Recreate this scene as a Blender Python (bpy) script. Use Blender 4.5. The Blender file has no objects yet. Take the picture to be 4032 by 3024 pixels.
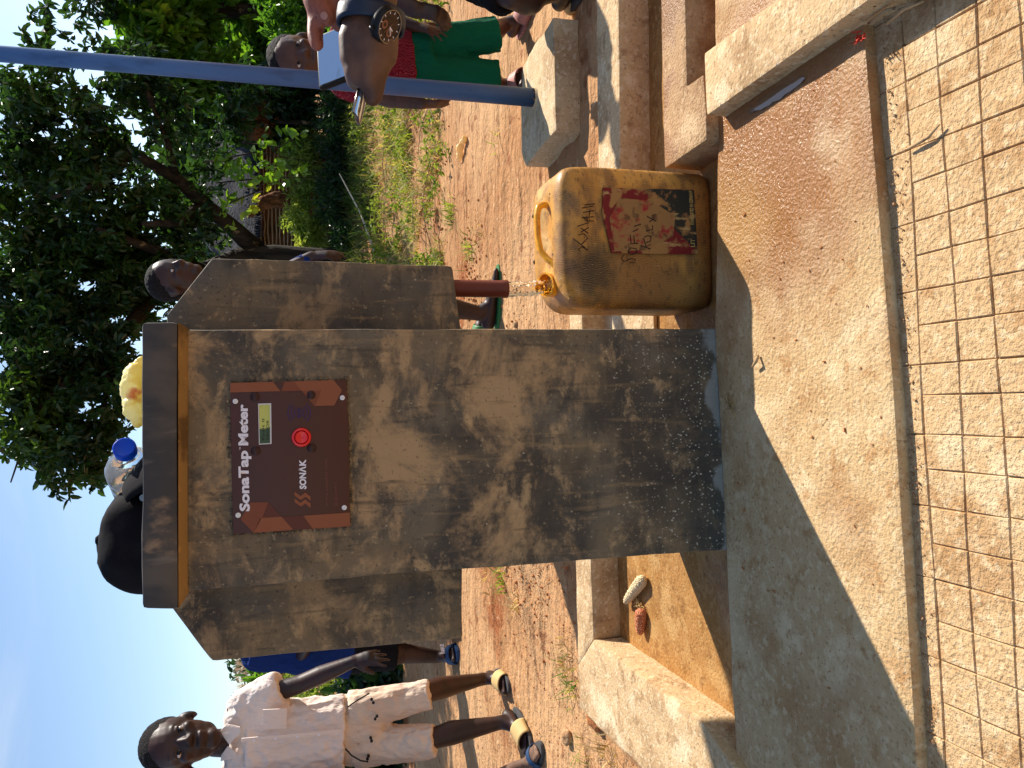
import bpy, bmesh, math, random
import numpy as np
from mathutils import Vector, Matrix, noise, Quaternion
random.seed(7); rng = np.random.default_rng(7)
PI = math.pi
scene = bpy.context.scene
C = scene.collection

# ------------------------------------------------------------------ camera, sky, sun, exposure
F = 3030.0; H = 0.85                       # focal length in photo pixels, camera height (m) above the tap platform
zw = Vector((-228, 10490, 3030)).normalized()
yw = (Vector((0, 0, -1)) - zw * Vector((0, 0, -1)).dot(zw)).normalized()
xw = yw.cross(zw)
def c2w(v): return Vector((xw.dot(v), yw.dot(v), zw.dot(v)))
R_, U_, B_ = c2w(Vector((1, 0, 0))), c2w(Vector((0, 1, 0))), c2w(Vector((0, 0, 1)))
cam_d = bpy.data.cameras.new('camera'); cam = bpy.data.objects.new('camera', cam_d); C.objects.link(cam)
cam_d.sensor_fit = 'HORIZONTAL'; cam_d.sensor_width = 36; cam_d.lens = F / 4032 * 36
cam_d.clip_start = 0.02; cam_d.clip_end = 2000
cam.matrix_world = Matrix.Translation((0, 0, H)) @ Matrix((-U_, R_, B_)).transposed().to_4x4()   # the phone was held upright: world-up points to picture left
scene.camera = cam

SUN_EL, SUN_AZ = math.radians(37.5), math.radians(49.4)
world = bpy.data.worlds.new('World'); scene.world = world; world.use_nodes = True
wt = world.node_tree; wt.nodes.clear()
wo = wt.nodes.new('ShaderNodeOutputWorld'); wb = wt.nodes.new('ShaderNodeBackground'); ws = wt.nodes.new('ShaderNodeTexSky')
ws.sky_type = 'NISHITA'; ws.sun_disc = False; ws.sun_elevation = SUN_EL; ws.sun_rotation = SUN_AZ
ws.altitude = 300; ws.air_density = 1.0; ws.dust_density = 0.6; ws.ozone_density = 1.6
wb.inputs['Strength'].default_value = 0.115
wtc = wt.nodes.new('ShaderNodeTexCoord'); wmp = wt.nodes.new('ShaderNodeMapping'); wmp.inputs['Scale'].default_value = (1.6, 3.2, 6.5); wn = wt.nodes.new('ShaderNodeTexNoise'); wn.inputs['Scale'].default_value = 1.3; wn.inputs['Detail'].default_value = 8; wn.inputs['Distortion'].default_value = .8
wr = wt.nodes.new('ShaderNodeMapRange'); wr.interpolation_type = 'SMOOTHSTEP'
for i_, v_ in ((1, .5), (2, .82), (3, 0), (4, .35)): wr.inputs[i_].default_value = v_
wm = wt.nodes.new('ShaderNodeMix'); wm.data_type = 'RGBA'; wm.inputs[7].default_value = (5.2, 5.4, 5.8, 1)      # thin high cloud
wt.links.new(wtc.outputs['Generated'], wmp.inputs[0]); wt.links.new(wmp.outputs[0], wn.inputs['Vector']); wt.links.new(wn.outputs[0], wr.inputs[0]); wt.links.new(wr.outputs[0], wm.inputs[0]); wt.links.new(ws.outputs[0], wm.inputs[6]); wt.links.new(wm.outputs[2], wb.inputs[0]); wt.links.new(wb.outputs[0], wo.inputs[0])
sl = bpy.data.lights.new('sun', 'SUN'); sl.energy = 5.0; sl.angle = math.radians(0.55); sl.color = (1.0, 0.93, 0.82)
sun = bpy.data.objects.new('sun', sl); C.objects.link(sun)
sdir = Vector((math.sin(SUN_AZ) * math.cos(SUN_EL), math.cos(SUN_AZ) * math.cos(SUN_EL), math.sin(SUN_EL)))
sun.rotation_euler = sdir.to_track_quat('Z', 'Y').to_euler(); sun.location = (6, 6, 8)
vs = scene.view_settings; vs.view_transform = 'Standard'; vs.look = 'None'; vs.exposure = 0.7; vs.gamma = 1; vs.use_curve_mapping = False
scene.cycles.max_bounces = 8; scene.cycles.transparent_max_bounces = 12

# ------------------------------------------------------------------ measuring: photo pixel (4032 x 3024) -> point in the place
def ray(x, y): return (R_ * (3024 - y - 1512) - U_ * (x - 2016) - B_ * F)
def G(x, y, z=0.0):
    d = ray(x, y); t = (z - H) / d.z; return Vector((d.x * t, d.y * t, z))
def V(x, y, Y):
    d = ray(x, y); t = Y / d.y; return Vector((d.x * t, Y, d.z * t + H))
def pxm(Y): return Y * 1.05 / F            # metres per photo pixel at depth Y
KA, KB = G(2860, 2165), G(2812, 1293)
kex = (KB - KA).normalized(); key = Vector((-kex.y, kex.x, 0)); kez = Vector((0, 0, 1))
def K(x, y, off=0.0):                      # on the kiosk's front plane, off metres behind it
    d = ray(x, y); q = KA + key * off - Vector((0, 0, H)); t = q.dot(key) / d.dot(key); p = d * t; p.z += H; return p

# ------------------------------------------------------------------ materials
def lin(r, g, b):
    f = lambda c: c / 12.92 if c <= .04045 else ((c + .055) / 1.055) ** 2.4
    return (f(r / 255), f(g / 255), f(b / 255), 1)
def mat(name, base, layers=(), bumps=(), rough=.85, spec=.3, metallic=0, trans=0, ior=1.45, transl=0, coat=0, sss=0, disp_norm=1):
    """layers: dict(c colour or None, s scale, t (lo, hi), d detail, k kind, r roughness, a amount, and_ dict)"""
    m = bpy.data.materials.new(name); m.use_nodes = True; nt = m.node_tree; N = nt.nodes; L = nt.links
    bs = N['Principled BSDF']; tc = N.new('ShaderNodeTexCoord').outputs['Object']
    bs.inputs['Specular IOR Level'].default_value = spec; bs.inputs['Metallic'].default_value = metallic
    bs.inputs['IOR'].default_value = ior; bs.inputs['Transmission Weight'].default_value = trans
    if coat: bs.inputs['Coat Weight'].default_value = coat; bs.inputs['Coat Roughness'].default_value = .1
    if sss: bs.inputs['Subsurface Weight'].default_value = sss; bs.inputs['Subsurface Scale'].default_value = .02
    def mp(sock, s):
        n = N.new('ShaderNodeMapping'); n.inputs['Scale'].default_value = s if hasattr(s, '__len__') else (s, s, s); L.new(sock, n.inputs[0]); return n.outputs[0]
    def ramp(sock, lo, hi, a=1.0):
        n = N.new('ShaderNodeMapRange'); n.interpolation_type = 'SMOOTHSTEP'
        for i, v in ((1, lo), (2, hi), (3, 0), (4, a)): n.inputs[i].default_value = v
        L.new(sock, n.inputs[0]); return n.outputs[0]
    def factor(l):
        k = l.get('k', 'noise'); s = l.get('s', 5); lo, hi = l.get('t', (.45, .6)); a = l.get('a', 1.0)
        if k == 'noise':
            n = N.new('ShaderNodeTexNoise'); n.inputs['Scale'].default_value = 1; n.inputs['Detail'].default_value = l.get('d', 5)
            n.inputs['Roughness'].default_value = l.get('ro', .55); n.inputs['Distortion'].default_value = l.get('dist', 0)
            o = l.get('o', 0); mo = N.new('ShaderNodeVectorMath'); mo.operation = 'ADD'; mo.inputs[1].default_value = (o, o * .7, o * 1.3)
            L.new(mp(tc, s), mo.inputs[0]); L.new(mo.outputs[0], n.inputs['Vector']); f = ramp(n.outputs[0], lo, hi, a)
        elif k == 'voro':
            w = N.new('ShaderNodeTexVoronoi'); w.inputs['Scale'].default_value = 1; L.new(mp(tc, s), w.inputs['Vector'])
            f = ramp(w.outputs['Distance'], hi, lo, a)
        elif k == 'z':      # 1 below lo, 0 above hi, edge broken by noise
            sp = N.new('ShaderNodeSeparateXYZ'); L.new(tc, sp.inputs[0]); n = N.new('ShaderNodeTexNoise'); n.inputs['Scale'].default_value = s; n.inputs['Detail'].default_value = 6
            L.new(tc, n.inputs['Vector'])
            ma = N.new('ShaderNodeMath'); ma.operation = 'MULTIPLY_ADD'; ma.inputs[1].default_value = l.get('w', .1); L.new(n.outputs[0], ma.inputs[0]); L.new(sp.outputs[2], ma.inputs[2])
            f = ramp(ma.outputs[0], hi, lo, a)
        elif k == 'spot':   # a stain round a point
            vm = N.new('ShaderNodeVectorMath'); vm.operation = 'DISTANCE'; vm.inputs[1].default_value = l['p']; L.new(tc, vm.inputs[0])
            n = N.new('ShaderNodeTexNoise'); n.inputs['Scale'].default_value = s; n.inputs['Detail'].default_value = 6; L.new(tc, n.inputs['Vector'])
            ma = N.new('ShaderNodeMath'); ma.operation = 'MULTIPLY_ADD'; ma.inputs[1].default_value = l.get('w', .3); L.new(n.outputs[0], ma.inputs[0]); L.new(vm.outputs['Value'], ma.inputs[2])
            f = ramp(ma.outputs[0], hi, lo, a)
        elif k == 'wave':
            n = N.new('ShaderNodeTexWave'); n.inputs['Scale'].default_value = 1; n.inputs['Distortion'].default_value = l.get('dist', 2); L.new(mp(tc, s), n.inputs['Vector']); f = ramp(n.outputs[1], lo, hi, a)
        if 'and_' in l:
            for q in (l['and_'] if isinstance(l['and_'], (list, tuple)) else [l['and_']]):
                g = factor(q); mm = N.new('ShaderNodeMath'); mm.operation = 'MULTIPLY'; L.new(f, mm.inputs[0]); L.new(g, mm.inputs[1]); f = mm.outputs[0]
        return f
    col = N.new('ShaderNodeRGB'); col.outputs[0].default_value = base if len(base) == 4 else (*base, 1); col = col.outputs[0]
    rg = N.new('ShaderNodeValue'); rg.outputs[0].default_value = rough; rg = rg.outputs[0]
    for l in layers:
        f = factor(l)
        if l.get('c') is not None:
            mx = N.new('ShaderNodeMix'); mx.data_type = 'RGBA'; L.new(f, mx.inputs[0]); L.new(col, mx.inputs[6]); c = l['c']; mx.inputs[7].default_value = c if len(c) == 4 else (*c, 1); col = mx.outputs[2]
            if l.get('mul'): mx.blend_type = 'MULTIPLY'
        if l.get('r') is not None:
            mx = N.new('ShaderNodeMix'); L.new(f, mx.inputs[0]); L.new(rg, mx.inputs[2]); mx.inputs[3].default_value = l['r']; rg = mx.outputs[0]
    L.new(col, bs.inputs['Base Color']); L.new(rg, bs.inputs['Roughness'])
    prev = None
    for b in bumps:         # (scale, strength, distance[, kind])
        if len(b) > 3 and b[3] == 'voro':
            n = N.new('ShaderNodeTexVoronoi'); n.inputs['Scale'].default_value = 1; h = n.outputs['Distance']
        else:
            n = N.new('ShaderNodeTexNoise'); n.inputs['Scale'].default_value = 1; n.inputs['Detail'].default_value = 4; h = n.outputs[0]
        L.new(mp(tc, b[0]), n.inputs['Vector'])
        bp = N.new('ShaderNodeBump'); bp.inputs['Strength'].default_value = b[1]; bp.inputs['Distance'].default_value = b[2]; L.new(h, bp.inputs['Height'])
        if prev: L.new(prev, bp.inputs['Normal'])
        prev = bp.outputs[0]
    if prev: L.new(prev, bs.inputs['Normal'])
    if transl:
        tr = N.new('ShaderNodeBsdfTranslucent'); ms = N.new('ShaderNodeMixShader'); ms.inputs[0].default_value = transl
        gm = N.new('ShaderNodeMix'); gm.data_type = 'RGBA'; gm.blend_type = 'MULTIPLY'; gm.inputs[0].default_value = 1; L.new(col, gm.inputs[6]); gm.inputs[7].default_value = (1.0, 1.0, .55, 1); 
        ad = N.new('ShaderNodeMix'); ad.data_type = 'RGBA'; ad.blend_type = 'ADD'; ad.inputs[0].default_value = 1; L.new(gm.outputs[2], ad.inputs[6]); L.new(gm.outputs[2], ad.inputs[7])
        L.new(ad.outputs[2], tr.inputs[0]); out = N['Material Output']; L.new(bs.outputs[0], ms.inputs[1]); L.new(tr.outputs[0], ms.inputs[2]); L.new(ms.outputs[0], out.inputs[0])
    return m

TAN = lin(196, 162, 118)
M = {}
# kiosk render: smoke-grey cement with tan earth patches, brushed streaks, splash marks towards the foot
def kiosk_mat(nm, o, foot=True):
    Ls = [dict(c=lin(118, 102, 78), s=(9, 9, 5), t=(.36, .66), o=o, d=8),
          dict(c=lin(58, 55, 52), s=(4.5, 4.5, 6.5), t=(.44, .64), o=o + 3, dist=.5, d=8, a=.85),
          dict(c=lin(172, 142, 104), s=(5.5, 5.5, 7.5), t=(.49, .64), o=o + 7, dist=.4, d=10, ro=.68, a=.95 if foot else .7),
          dict(c=lin(190, 160, 118), s=(12, 12, 16), t=(.54, .68), o=o + 17, dist=.3, d=10, ro=.7, a=.65),
          dict(c=lin(150, 126, 92), s=(60, 60, 7), t=(.54, .74), o=o + 2, d=7, a=.6),
          dict(c=lin(54, 51, 47), s=(70, 70, 9), t=(.54, .74), o=o + 9, d=7, a=.6),
          dict(c=lin(60, 56, 50), s=(8, 8, 50), t=(.56, .76), o=o + 29, d=7, a=.5),
          dict(c=lin(164, 146, 116), s=(120, 120, 120), t=(.62, .72), d=3, a=.6),
          dict(c=lin(48, 44, 40), s=(150, 150, 150), t=(.60, .72), d=3, a=.6, o=5),
          dict(c=lin(176, 164, 142), k='voro', s=(50, 50, 44), t=(.05, .11), and_=dict(s=14, t=(.56, .62)))]
    if foot:
        Ls += [dict(c=lin(48, 48, 47), k='z', s=9, w=.22, t=(.16, .30), a=.7),
               dict(c=lin(186, 178, 160), k='voro', s=(82, 82, 60), t=(.08, .20), and_=[dict(k='z', s=12, w=.3, t=(.25, .55)), dict(s=34, t=(.48, .58))]),
               dict(c=lin(186, 178, 160), k='voro', s=(170, 150, 120), t=(.16, .3), and_=[dict(k='z', s=12, w=.25, t=(.14, .42)), dict(s=60, t=(.46, .56))]),
               dict(c=lin(142, 140, 134), k='z', s=14, w=.13, t=(.066, .082), a=.8)]
    return mat(nm, lin(106, 98, 84) if foot else lin(94, 89, 80), Ls, [((60, 60, 24), .25, .003), (260, .3, .0012), (9, .35, .01)], rough=.75, spec=.35)
M['kiosk'] = kiosk_mat('smoked_cement_render', 0)
M['kiosk2'] = kiosk_mat('smoked_cement_render_wing', 21, False)
M['slab'] = mat('dark_cement_slab', lin(84, 76, 68), [dict(c=lin(58, 55, 54), s=(9, 9, 5), t=(.45, .62)), dict(c=lin(140, 116, 90), s=(16, 16, 9), t=(.6, .72), d=7),
     dict(c=lin(118, 108, 98), s=(40, 40, 8), t=(.6, .75), a=.6)], [(70, .25, .002), (260, .25, .001)], rough=.6, spec=.4)
M['mould'] = mat('tan_cement_mould', lin(158, 126, 80), [dict(c=lin(108, 84, 54), s=(14, 14, 14), t=(.5, .66)), dict(c=lin(190, 146, 86), s=40, t=(.6, .7))], [(90, .3, .002)], rough=.85)
def conc(nm, base, dark, pale, o=0, extra=(), bump=.5, rough=.9, grain=150):
    return mat(nm, base, [dict(c=dark, s=4.5, t=(.5, .68), o=o, d=7, a=.75), dict(c=pale, s=7, t=(.55, .68), o=o + 5, d=7, a=.8),
        dict(c=dark, s=24, t=(.54, .68), o=o + 2, a=.7, d=8), dict(c=pale, s=70, t=(.52, .64), o=o + 4, a=.6), dict(c=[v * .6 for v in dark[:3]], s=130, t=(.56, .68), o=o + 9, a=.6), dict(c=[v * .35 for v in dark[:3]], k='voro', s=(22, 22, 22), t=(.035, .06), and_=dict(s=13, t=(.5, .58)))] + list(extra),
        [(grain, min(1, bump * 1.5), .004), (grain * 2.6, bump, .0016), (11, .4, .014)], rough=rough, spec=.25)
wetc = lin(150, 98, 48)
pw = G(3030, 560)
M['platform'] = conc('trowelled_concrete_platform', lin(192, 160, 116), lin(166, 122, 76), lin(214, 188, 148), 1,
    [dict(c=lin(142, 134, 116), k='z', s=3, t=(-.1, -.2), a=0),
     dict(c=lin(146, 98, 56), k='spot', p=(pw.x, pw.y, 0), s=9, w=.34, t=(.32, .60), a=.95, r=.12),
     dict(c=lin(150, 104, 62), s=3.2, t=(.52, .66), o=31, d=8, a=.55),
     dict(c=lin(182, 142, 82), k='spot', p=tuple(G(2890, 900)), s=12, w=.12, t=(.10, .22), a=.4, r=.5),
     dict(c=lin(218, 194, 154), s=5, t=(.54, .68), o=12, d=8, a=.4)], bump=.65)
M['kerb'] = conc('dusty_concrete_kerb', lin(198, 166, 124), lin(150, 116, 80), lin(222, 200, 164), 4)
M['kerb_wet'] = conc('damp_concrete_top', lin(176, 142, 104), lin(140, 104, 72), lin(200, 170, 132), 8, [dict(c=lin(140, 98, 62), s=8, t=(.42, .6), r=.22, a=.8)], bump=.9)
M['basin'] = conc('wet_brown_basin', lin(164, 118, 64), lin(128, 86, 42), lin(186, 146, 92), 11, [dict(c=None, s=6, t=(.4, .6), r=.35)], bump=.45)
M['footing'] = conc('earthy_concrete_footing', lin(176, 134, 92), lin(140, 98, 64), lin(200, 162, 118), 14)
M['pathbase'] = conc('path_joint_mortar', lin(174, 138, 98), lin(120, 90, 62), lin(150, 118, 84), 2)
M['tile'] = conc('grainy_scored_concrete', lin(196, 162, 118), lin(162, 120, 76), lin(218, 192, 152), 17, bump=.75, grain=170)
M['block'] = conc('pale_concrete_block', lin(202, 176, 136), lin(166, 130, 92), lin(224, 204, 172), 6)
M['soil'] = mat('red_sandy_soil', lin(172, 125, 84), [dict(c=lin(190, 148, 106), s=.9, t=(.4, .62), d=6), dict(c=lin(146, 88, 52), s=1.6, t=(.55, .7), d=7, o=4),
      dict(c=lin(124, 72, 44), s=14, t=(.56, .7), a=.7, o=2, d=8), dict(c=lin(222, 180, 140), s=30, t=(.58, .7), a=.5), dict(c=lin(60, 36, 24), k='voro', s=(26, 26, 26), t=(.05, .1), and_=dict(s=5, t=(.5, .6)))],
      [((3, 14, 3), .7, .06), (40, .7, .016), (150, .8, .006)], rough=.95, spec=.1)
M['panel'] = mat('glossy_brown_panel', lin(76, 45, 37), [dict(c=lin(98, 52, 48), s=6, t=(.5, .7), a=.5)], rough=.42, spec=.35)
M['orange'] = mat('panel_print_orange', lin(138, 80, 52), rough=.42)
M['orange2'] = mat('panel_print_rust', lin(122, 66, 44), rough=.42)
M['orange3'] = mat('panel_print_deep', lin(92, 48, 36), rough=.42)
M['print_white'] = mat('panel_print_white', lin(228, 226, 234), rough=.5)
M['print_dim'] = mat('panel_print_dim', lin(120, 74, 62), rough=.5)
M['print_violet'] = mat('panel_print_violet', lin(62, 42, 96), rough=.5)
M['red'] = mat('red_button_plastic', lin(226, 26, 32), rough=.3, spec=.5, coat=.3)
M['black'] = mat('black_plastic', lin(24, 22, 22), rough=.5)
M['white_pl'] = mat('white_nylon', lin(226, 226, 226), rough=.5)
M['lcd'] = mat('lcd_glass_green', lin(26, 64, 30), [dict(c=lin(186, 190, 90), k='spot', p=tuple(K(1030, 1600)), s=30, w=.004, t=(.040, .044))], rough=.25, spec=.6)
M['lcdframe'] = mat('lcd_frame', lin(206, 204, 206), rough=.4)
M['bolt'] = mat('bolt_bump', lin(58, 36, 34), rough=.4)
M['pipe'] = mat('brown_pvc', lin(112, 52, 36), [dict(c=lin(142, 76, 54), s=(60, 60, 8), t=(.6, .74), a=.5)], rough=.45)
M['water'] = mat('water', (1, 1, 1, 1), rough=0, trans=1, ior=1.33, spec=.5)
M['puddle'] = mat('puddle_film', lin(120, 92, 66), [], [(14, .15, .002)], rough=.03, spec=.9)
yel = lin(208, 150, 68)
M['jerry'] = mat('grimy_yellow_polythene', yel, [
      dict(c=lin(180, 126, 56), s=7, t=(.42, .62), d=6), dict(c=lin(206, 178, 118), s=9, t=(.55, .7), o=6, d=8, a=.6),
      dict(c=lin(132, 90, 54), s=(16, 16, 30), t=(.46, .66), o=3, d=8, a=.85), dict(c=lin(130, 88, 50), k='spot', p=tuple(V(2560, 1130, 1.5)), s=14, w=.12, t=(.10, .22), a=.75),
      dict(c=lin(96, 66, 42), s=(60, 60, 130), t=(.54, .68), o=1, d=8, a=.7),
      dict(c=lin(44, 40, 40), k='spot', p=tuple(V(2345, 1070, 1.5)), s=22, w=.10, t=(.080, .135), a=.88),
      dict(c=lin(70, 64, 64), k='spot', p=tuple(V(2215, 800, 1.5)), s=26, w=.10, t=(.06, .11), a=.75),
      dict(c=lin(52, 46, 44), k='spot', p=tuple(V(2235, 760, 1.5)), s=30, w=.05, t=(.035, .06), a=.8),
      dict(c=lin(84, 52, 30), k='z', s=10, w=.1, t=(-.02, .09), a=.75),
      dict(c=lin(232, 206, 128), k='wave', s=(90, 30, 140), dist=9, t=(.95, .99), a=.45)],
      [(26, .25, .006), (120, .2, .0015)], rough=.45, spec=.4, transl=.08)
M['jneck'] = mat('bright_yellow_polythene', lin(240, 176, 44), [dict(c=lin(196, 124, 30), s=30, t=(.45, .65)), dict(c=lin(120, 76, 36), s=60, t=(.6, .7), a=.6)], rough=.3, spec=.5, transl=.12)
def label_mat(nm, c):
    return mat(nm, c, [dict(c=lin(160, 118, 68), s=18, t=(.52, .58), d=8), dict(c=lin(150, 104, 62), s=50, t=(.55, .66), d=8, a=.8), dict(c=lin(196, 164, 104), s=(50, 50, 14), t=(.6, .68), a=.7)], rough=.5)
M['lab_red'] = label_mat('worn_red_label', lin(116, 28, 32)); M['lab_black'] = label_mat('worn_black_label', lin(40, 44, 38))
M['ink'] = mat('marker_ink', lin(46, 34, 28), rough=.7)
M['gold'] = mat('label_lettering', lin(196, 168, 96), rough=.6)
M['pole'] = mat('blue_painted_steel', lin(58, 96, 150), [dict(c=lin(46, 80, 128), s=(30, 30, 4), t=(.5, .7)), dict(c=lin(34, 50, 74), k='z', s=20, w=.12, t=(.05, .3), a=.7),
      dict(c=lin(166, 120, 40), k='z', s=40, w=.08, t=(.045, .06), and_=dict(s=70, t=(.5, .55)))], [(60, .15, .002)], rough=.45, spec=.5)
M['skin'] = mat('dark_brown_skin', lin(88, 56, 42), [dict(c=lin(66, 42, 32), s=12, t=(.45, .65)), dict(c=lin(108, 72, 54), s=40, t=(.6, .75), a=.4)], [(220, .25, .0012)], rough=.46, spec=.45)
M['skin2'] = mat('deep_brown_skin', lin(58, 34, 26), [dict(c=lin(42, 26, 21), s=12, t=(.45, .65))], [(220, .25, .0012)], rough=.48, spec=.45)
M['skinman'] = mat('warm_brown_skin', lin(102, 72, 56), [dict(c=lin(80, 54, 42), s=24, t=(.42, .66)), dict(c=lin(122, 88, 70), s=60, t=(.6, .75), a=.4)], [(420, .3, .0006), ((90, 90, 90), .2, .0012)], rough=.5, spec=.4)
M['palm'] = mat('pink_brown_palm', lin(146, 86, 68), [dict(c=lin(96, 52, 42), s=(60, 160, 160), t=(.54, .68), a=.7)], [(240, .3, .001)], rough=.5)
M['nail'] = mat('fingernail', lin(170, 122, 110), rough=.3)
M['dusty'] = mat('dusty_dark_skin', lin(110, 82, 66), [dict(c=lin(150, 122, 100), s=30, t=(.5, .7))], [(200, .3, .001)], rough=.7)
M['hair'] = mat('short_black_hair', lin(30, 26, 26), [dict(c=lin(58, 50, 48), s=150, t=(.55, .7))], [(260, 1, .006, 'voro')], rough=.8, spec=.2)
M['eye'] = mat('eye_white', lin(200, 190, 184), rough=.2); M['iris'] = mat('eye_dark', lin(16, 10, 8), rough=.1)
M['lips'] = mat('lips', lin(96, 54, 48), rough=.4)
def cloth(nm, c, dark, s=30, extra=()):
    return mat(nm, c, [dict(c=dark, s=3, t=(.5, .8), a=.5)] + list(extra), [((s, s, s * .5), .7, .008), (700, .35, .0006), ((26, 26, 9), .8, .02)], rough=.9, spec=.15)
M['white_cloth'] = cloth('faded_pink_white_cotton', lin(224, 208, 198), lin(206, 182, 168), 26, [dict(c=lin(166, 112, 90), s=18, t=(.68, .74), a=.6)])
M['shorts_cloth'] = cloth('faded_cream_cotton', lin(214, 192, 172), lin(190, 152, 122), 34, [dict(c=lin(150, 100, 72), s=26, t=(.66, .74), a=.5)])
M['green_cloth'] = cloth('green_polyester', lin(14, 92, 66), lin(10, 70, 52), 14)
M['red_cloth'] = cloth('red_patterned_cloth', lin(118, 24, 36), lin(90, 16, 26), 40, [dict(c=lin(160, 66, 76), k='wave', s=(34, 34, 60), dist=14, t=(.82, .96)), dict(c=lin(190, 80, 92), k='voro', s=(70, 70, 30), t=(.04, .1), and_=dict(s=12, t=(.5, .55)))])
M['black_cloth'] = cloth('black_cloth', lin(20, 20, 24), lin(12, 12, 15), 30)
M['blue_cloth'] = cloth('blue_cloth', lin(20, 44, 100), lin(14, 32, 76), 16)
M['navy'] = mat('navy_leather', lin(24, 36, 58), [dict(c=lin(20, 32, 52), s=60, t=(.5, .7))], [(300, .3, .0008)], rough=.5, spec=.5)
M['dial'] = mat('watch_dial', lin(60, 42, 32), [dict(c=lin(36, 28, 24), s=160, t=(.5, .6))], rough=.35)
M['steel'] = mat('brushed_steel', lin(150, 144, 136), rough=.25, metallic=.9)
M['copper'] = mat('copper_print', lin(132, 88, 66), rough=.4)
M['screen'] = mat('dark_phone_glass', lin(196, 206, 216), [dict(c=lin(120, 130, 138), s=(20, 90, 20), t=(.66, .7), a=.35, r=.35)], rough=.04, metallic=.95)
M['sandal_tan'] = mat('tan_striped_strap', lin(196, 164, 110), [dict(c=lin(96, 74, 52), k='wave', s=(0, 90, 90), dist=1.0, t=(.86, .96))], rough=.7)
M['sole'] = mat('grey_foam_sole', lin(74, 72, 72), rough=.8)
M['sandal_pink'] = mat('pink_plastic_sandal', lin(170, 106, 96), [dict(c=lin(200, 150, 140), k='wave', s=(120, 120, 120), dist=1, t=(.6, .8))], rough=.5)
M['green_pl'] = mat('green_flip_flop', lin(60, 118, 66), rough=.5)
M['slide'] = mat('blue_rubber_slide', lin(40, 66, 100), rough=.6)
M['cap'] = mat('black_cotton_cap', lin(17, 15, 18), [dict(c=lin(30, 27, 30), s=9, t=(.5, .7))], [(600, .4, .0008), (16, .4, .01)], rough=.9, spec=.15)
M['pet'] = mat('clear_pale_blue_plastic', (.86, .94, 1, 1), [], [(40, .5, .004)], rough=.06, trans=.92, ior=1.15)
M['bluecap'] = mat('blue_bottle_cap', lin(12, 70, 196), [], [((1, 1, 1), 0, 0)], rough=.35, transl=.15)
M['bag'] = mat('thin_yellow_plastic', lin(244, 234, 176), [dict(c=lin(196, 116, 78), k='spot', p=tuple(K(542, 1545, .06)), s=30, w=.02, t=(.022, .03)), dict(c=lin(228, 206, 120), s=20, t=(.5, .6))], [(30, .8, .01)], rough=.35, transl=.2)
M['scrap'] = mat('cream_plastic_scrap', lin(232, 204, 150), [], [(50, .7, .01)], rough=.5, transl=.25)
M['cob'] = mat('dry_corn_cob', lin(220, 196, 152), [dict(c=lin(166, 96, 52), s=16, t=(.6, .68))], [(260, 1, .004, 'voro')], rough=.8)
M['cobred'] = mat('red_corn_cob', lin(190, 112, 74), [dict(c=lin(228, 206, 180), k='voro', s=(210, 210, 210), t=(.2, .3))], [(210, 1, .004, 'voro')], rough=.8)
M['tangle'] = mat('red_plastic_thread', lin(206, 58, 40), rough=.4)
M['twig'] = mat('dry_twig', lin(176, 146, 108), [dict(c=lin(120, 88, 60), s=40, t=(.5, .6))], rough=.9)
M['stone'] = conc('pebble', lin(170, 130, 92), lin(110, 76, 52), lin(210, 180, 140), 3)
M['clod'] = mat('red_soil_clod', lin(176, 112, 70), [dict(c=lin(146, 84, 50), s=30, t=(.5, .7))], [(90, .8, .006)], rough=.97, spec=.05)
M['bark'] = mat('grey_brown_bark', lin(54, 46, 38), [dict(c=lin(34, 29, 25), s=(14, 14, 3), t=(.45, .62), d=8), dict(c=lin(140, 120, 92), s=9, t=(.62, .7), a=.7)], [((30, 30, 6), 1, .03)], rough=.95)
def leafm(nm, c1, c2, tr, c3=None):
    return mat(nm, c1, [dict(c=c2, s=2.2, t=(.42, .6)), dict(c=c3 or c2, s=.9, t=(.55, .68))], rough=.38, spec=.45, transl=tr)
M['leaf'] = leafm('mango_leaf', lin(46, 74, 30), lin(28, 50, 25), .33, lin(62, 88, 30))
M['leaf_bright'] = leafm('bright_leaf', lin(84, 122, 34), lin(60, 96, 30), .5, lin(120, 140, 40))
M['leaf_lime'] = leafm('lime_vine_leaf', lin(104, 138, 40), lin(78, 112, 32), .4, lin(160, 160, 48))
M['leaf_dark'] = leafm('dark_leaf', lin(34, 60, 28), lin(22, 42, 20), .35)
M['shrubm'] = leafm('feathery_shrub_leaf', lin(132, 146, 66), lin(100, 120, 50), .45, lin(164, 160, 80))
M['grass'] = mat('green_dry_grass', lin(140, 150, 62), [dict(c=lin(96, 118, 42), s=5, t=(.42, .58)), dict(c=lin(196, 170, 108), s=9, t=(.52, .62))], rough=.7, transl=.35)
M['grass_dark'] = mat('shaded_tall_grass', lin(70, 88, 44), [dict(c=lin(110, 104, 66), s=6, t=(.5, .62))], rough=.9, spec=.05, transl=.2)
M['weed'] = mat('yellow_green_weed_leaf', lin(112, 128, 48), [dict(c=lin(150, 140, 80), s=5, t=(.5, .62)), dict(c=lin(76, 104, 36), s=8, t=(.55, .65))], rough=.6, spec=.2, transl=.35)
M['straw'] = mat('dry_straw', lin(206, 178, 120), [dict(c=lin(150, 120, 76), s=9, t=(.45, .6))], rough=.8, transl=.2)
M['thatch'] = mat('weathered_grey_thatch', lin(52, 54, 62), [dict(c=lin(44, 44, 48), s=(3, 3, 40), t=(.45, .6)), dict(c=lin(84, 84, 86), s=(30, 30, 4), t=(.62, .72))], [((20, 60, 20), 1, .05)], rough=.95)
M['mudwall'] = mat('brown_mud_wall', lin(120, 76, 50), [dict(c=lin(84, 54, 38), s=5, t=(.45, .65), d=8)], [(20, .8, .03)], rough=.97)
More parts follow.
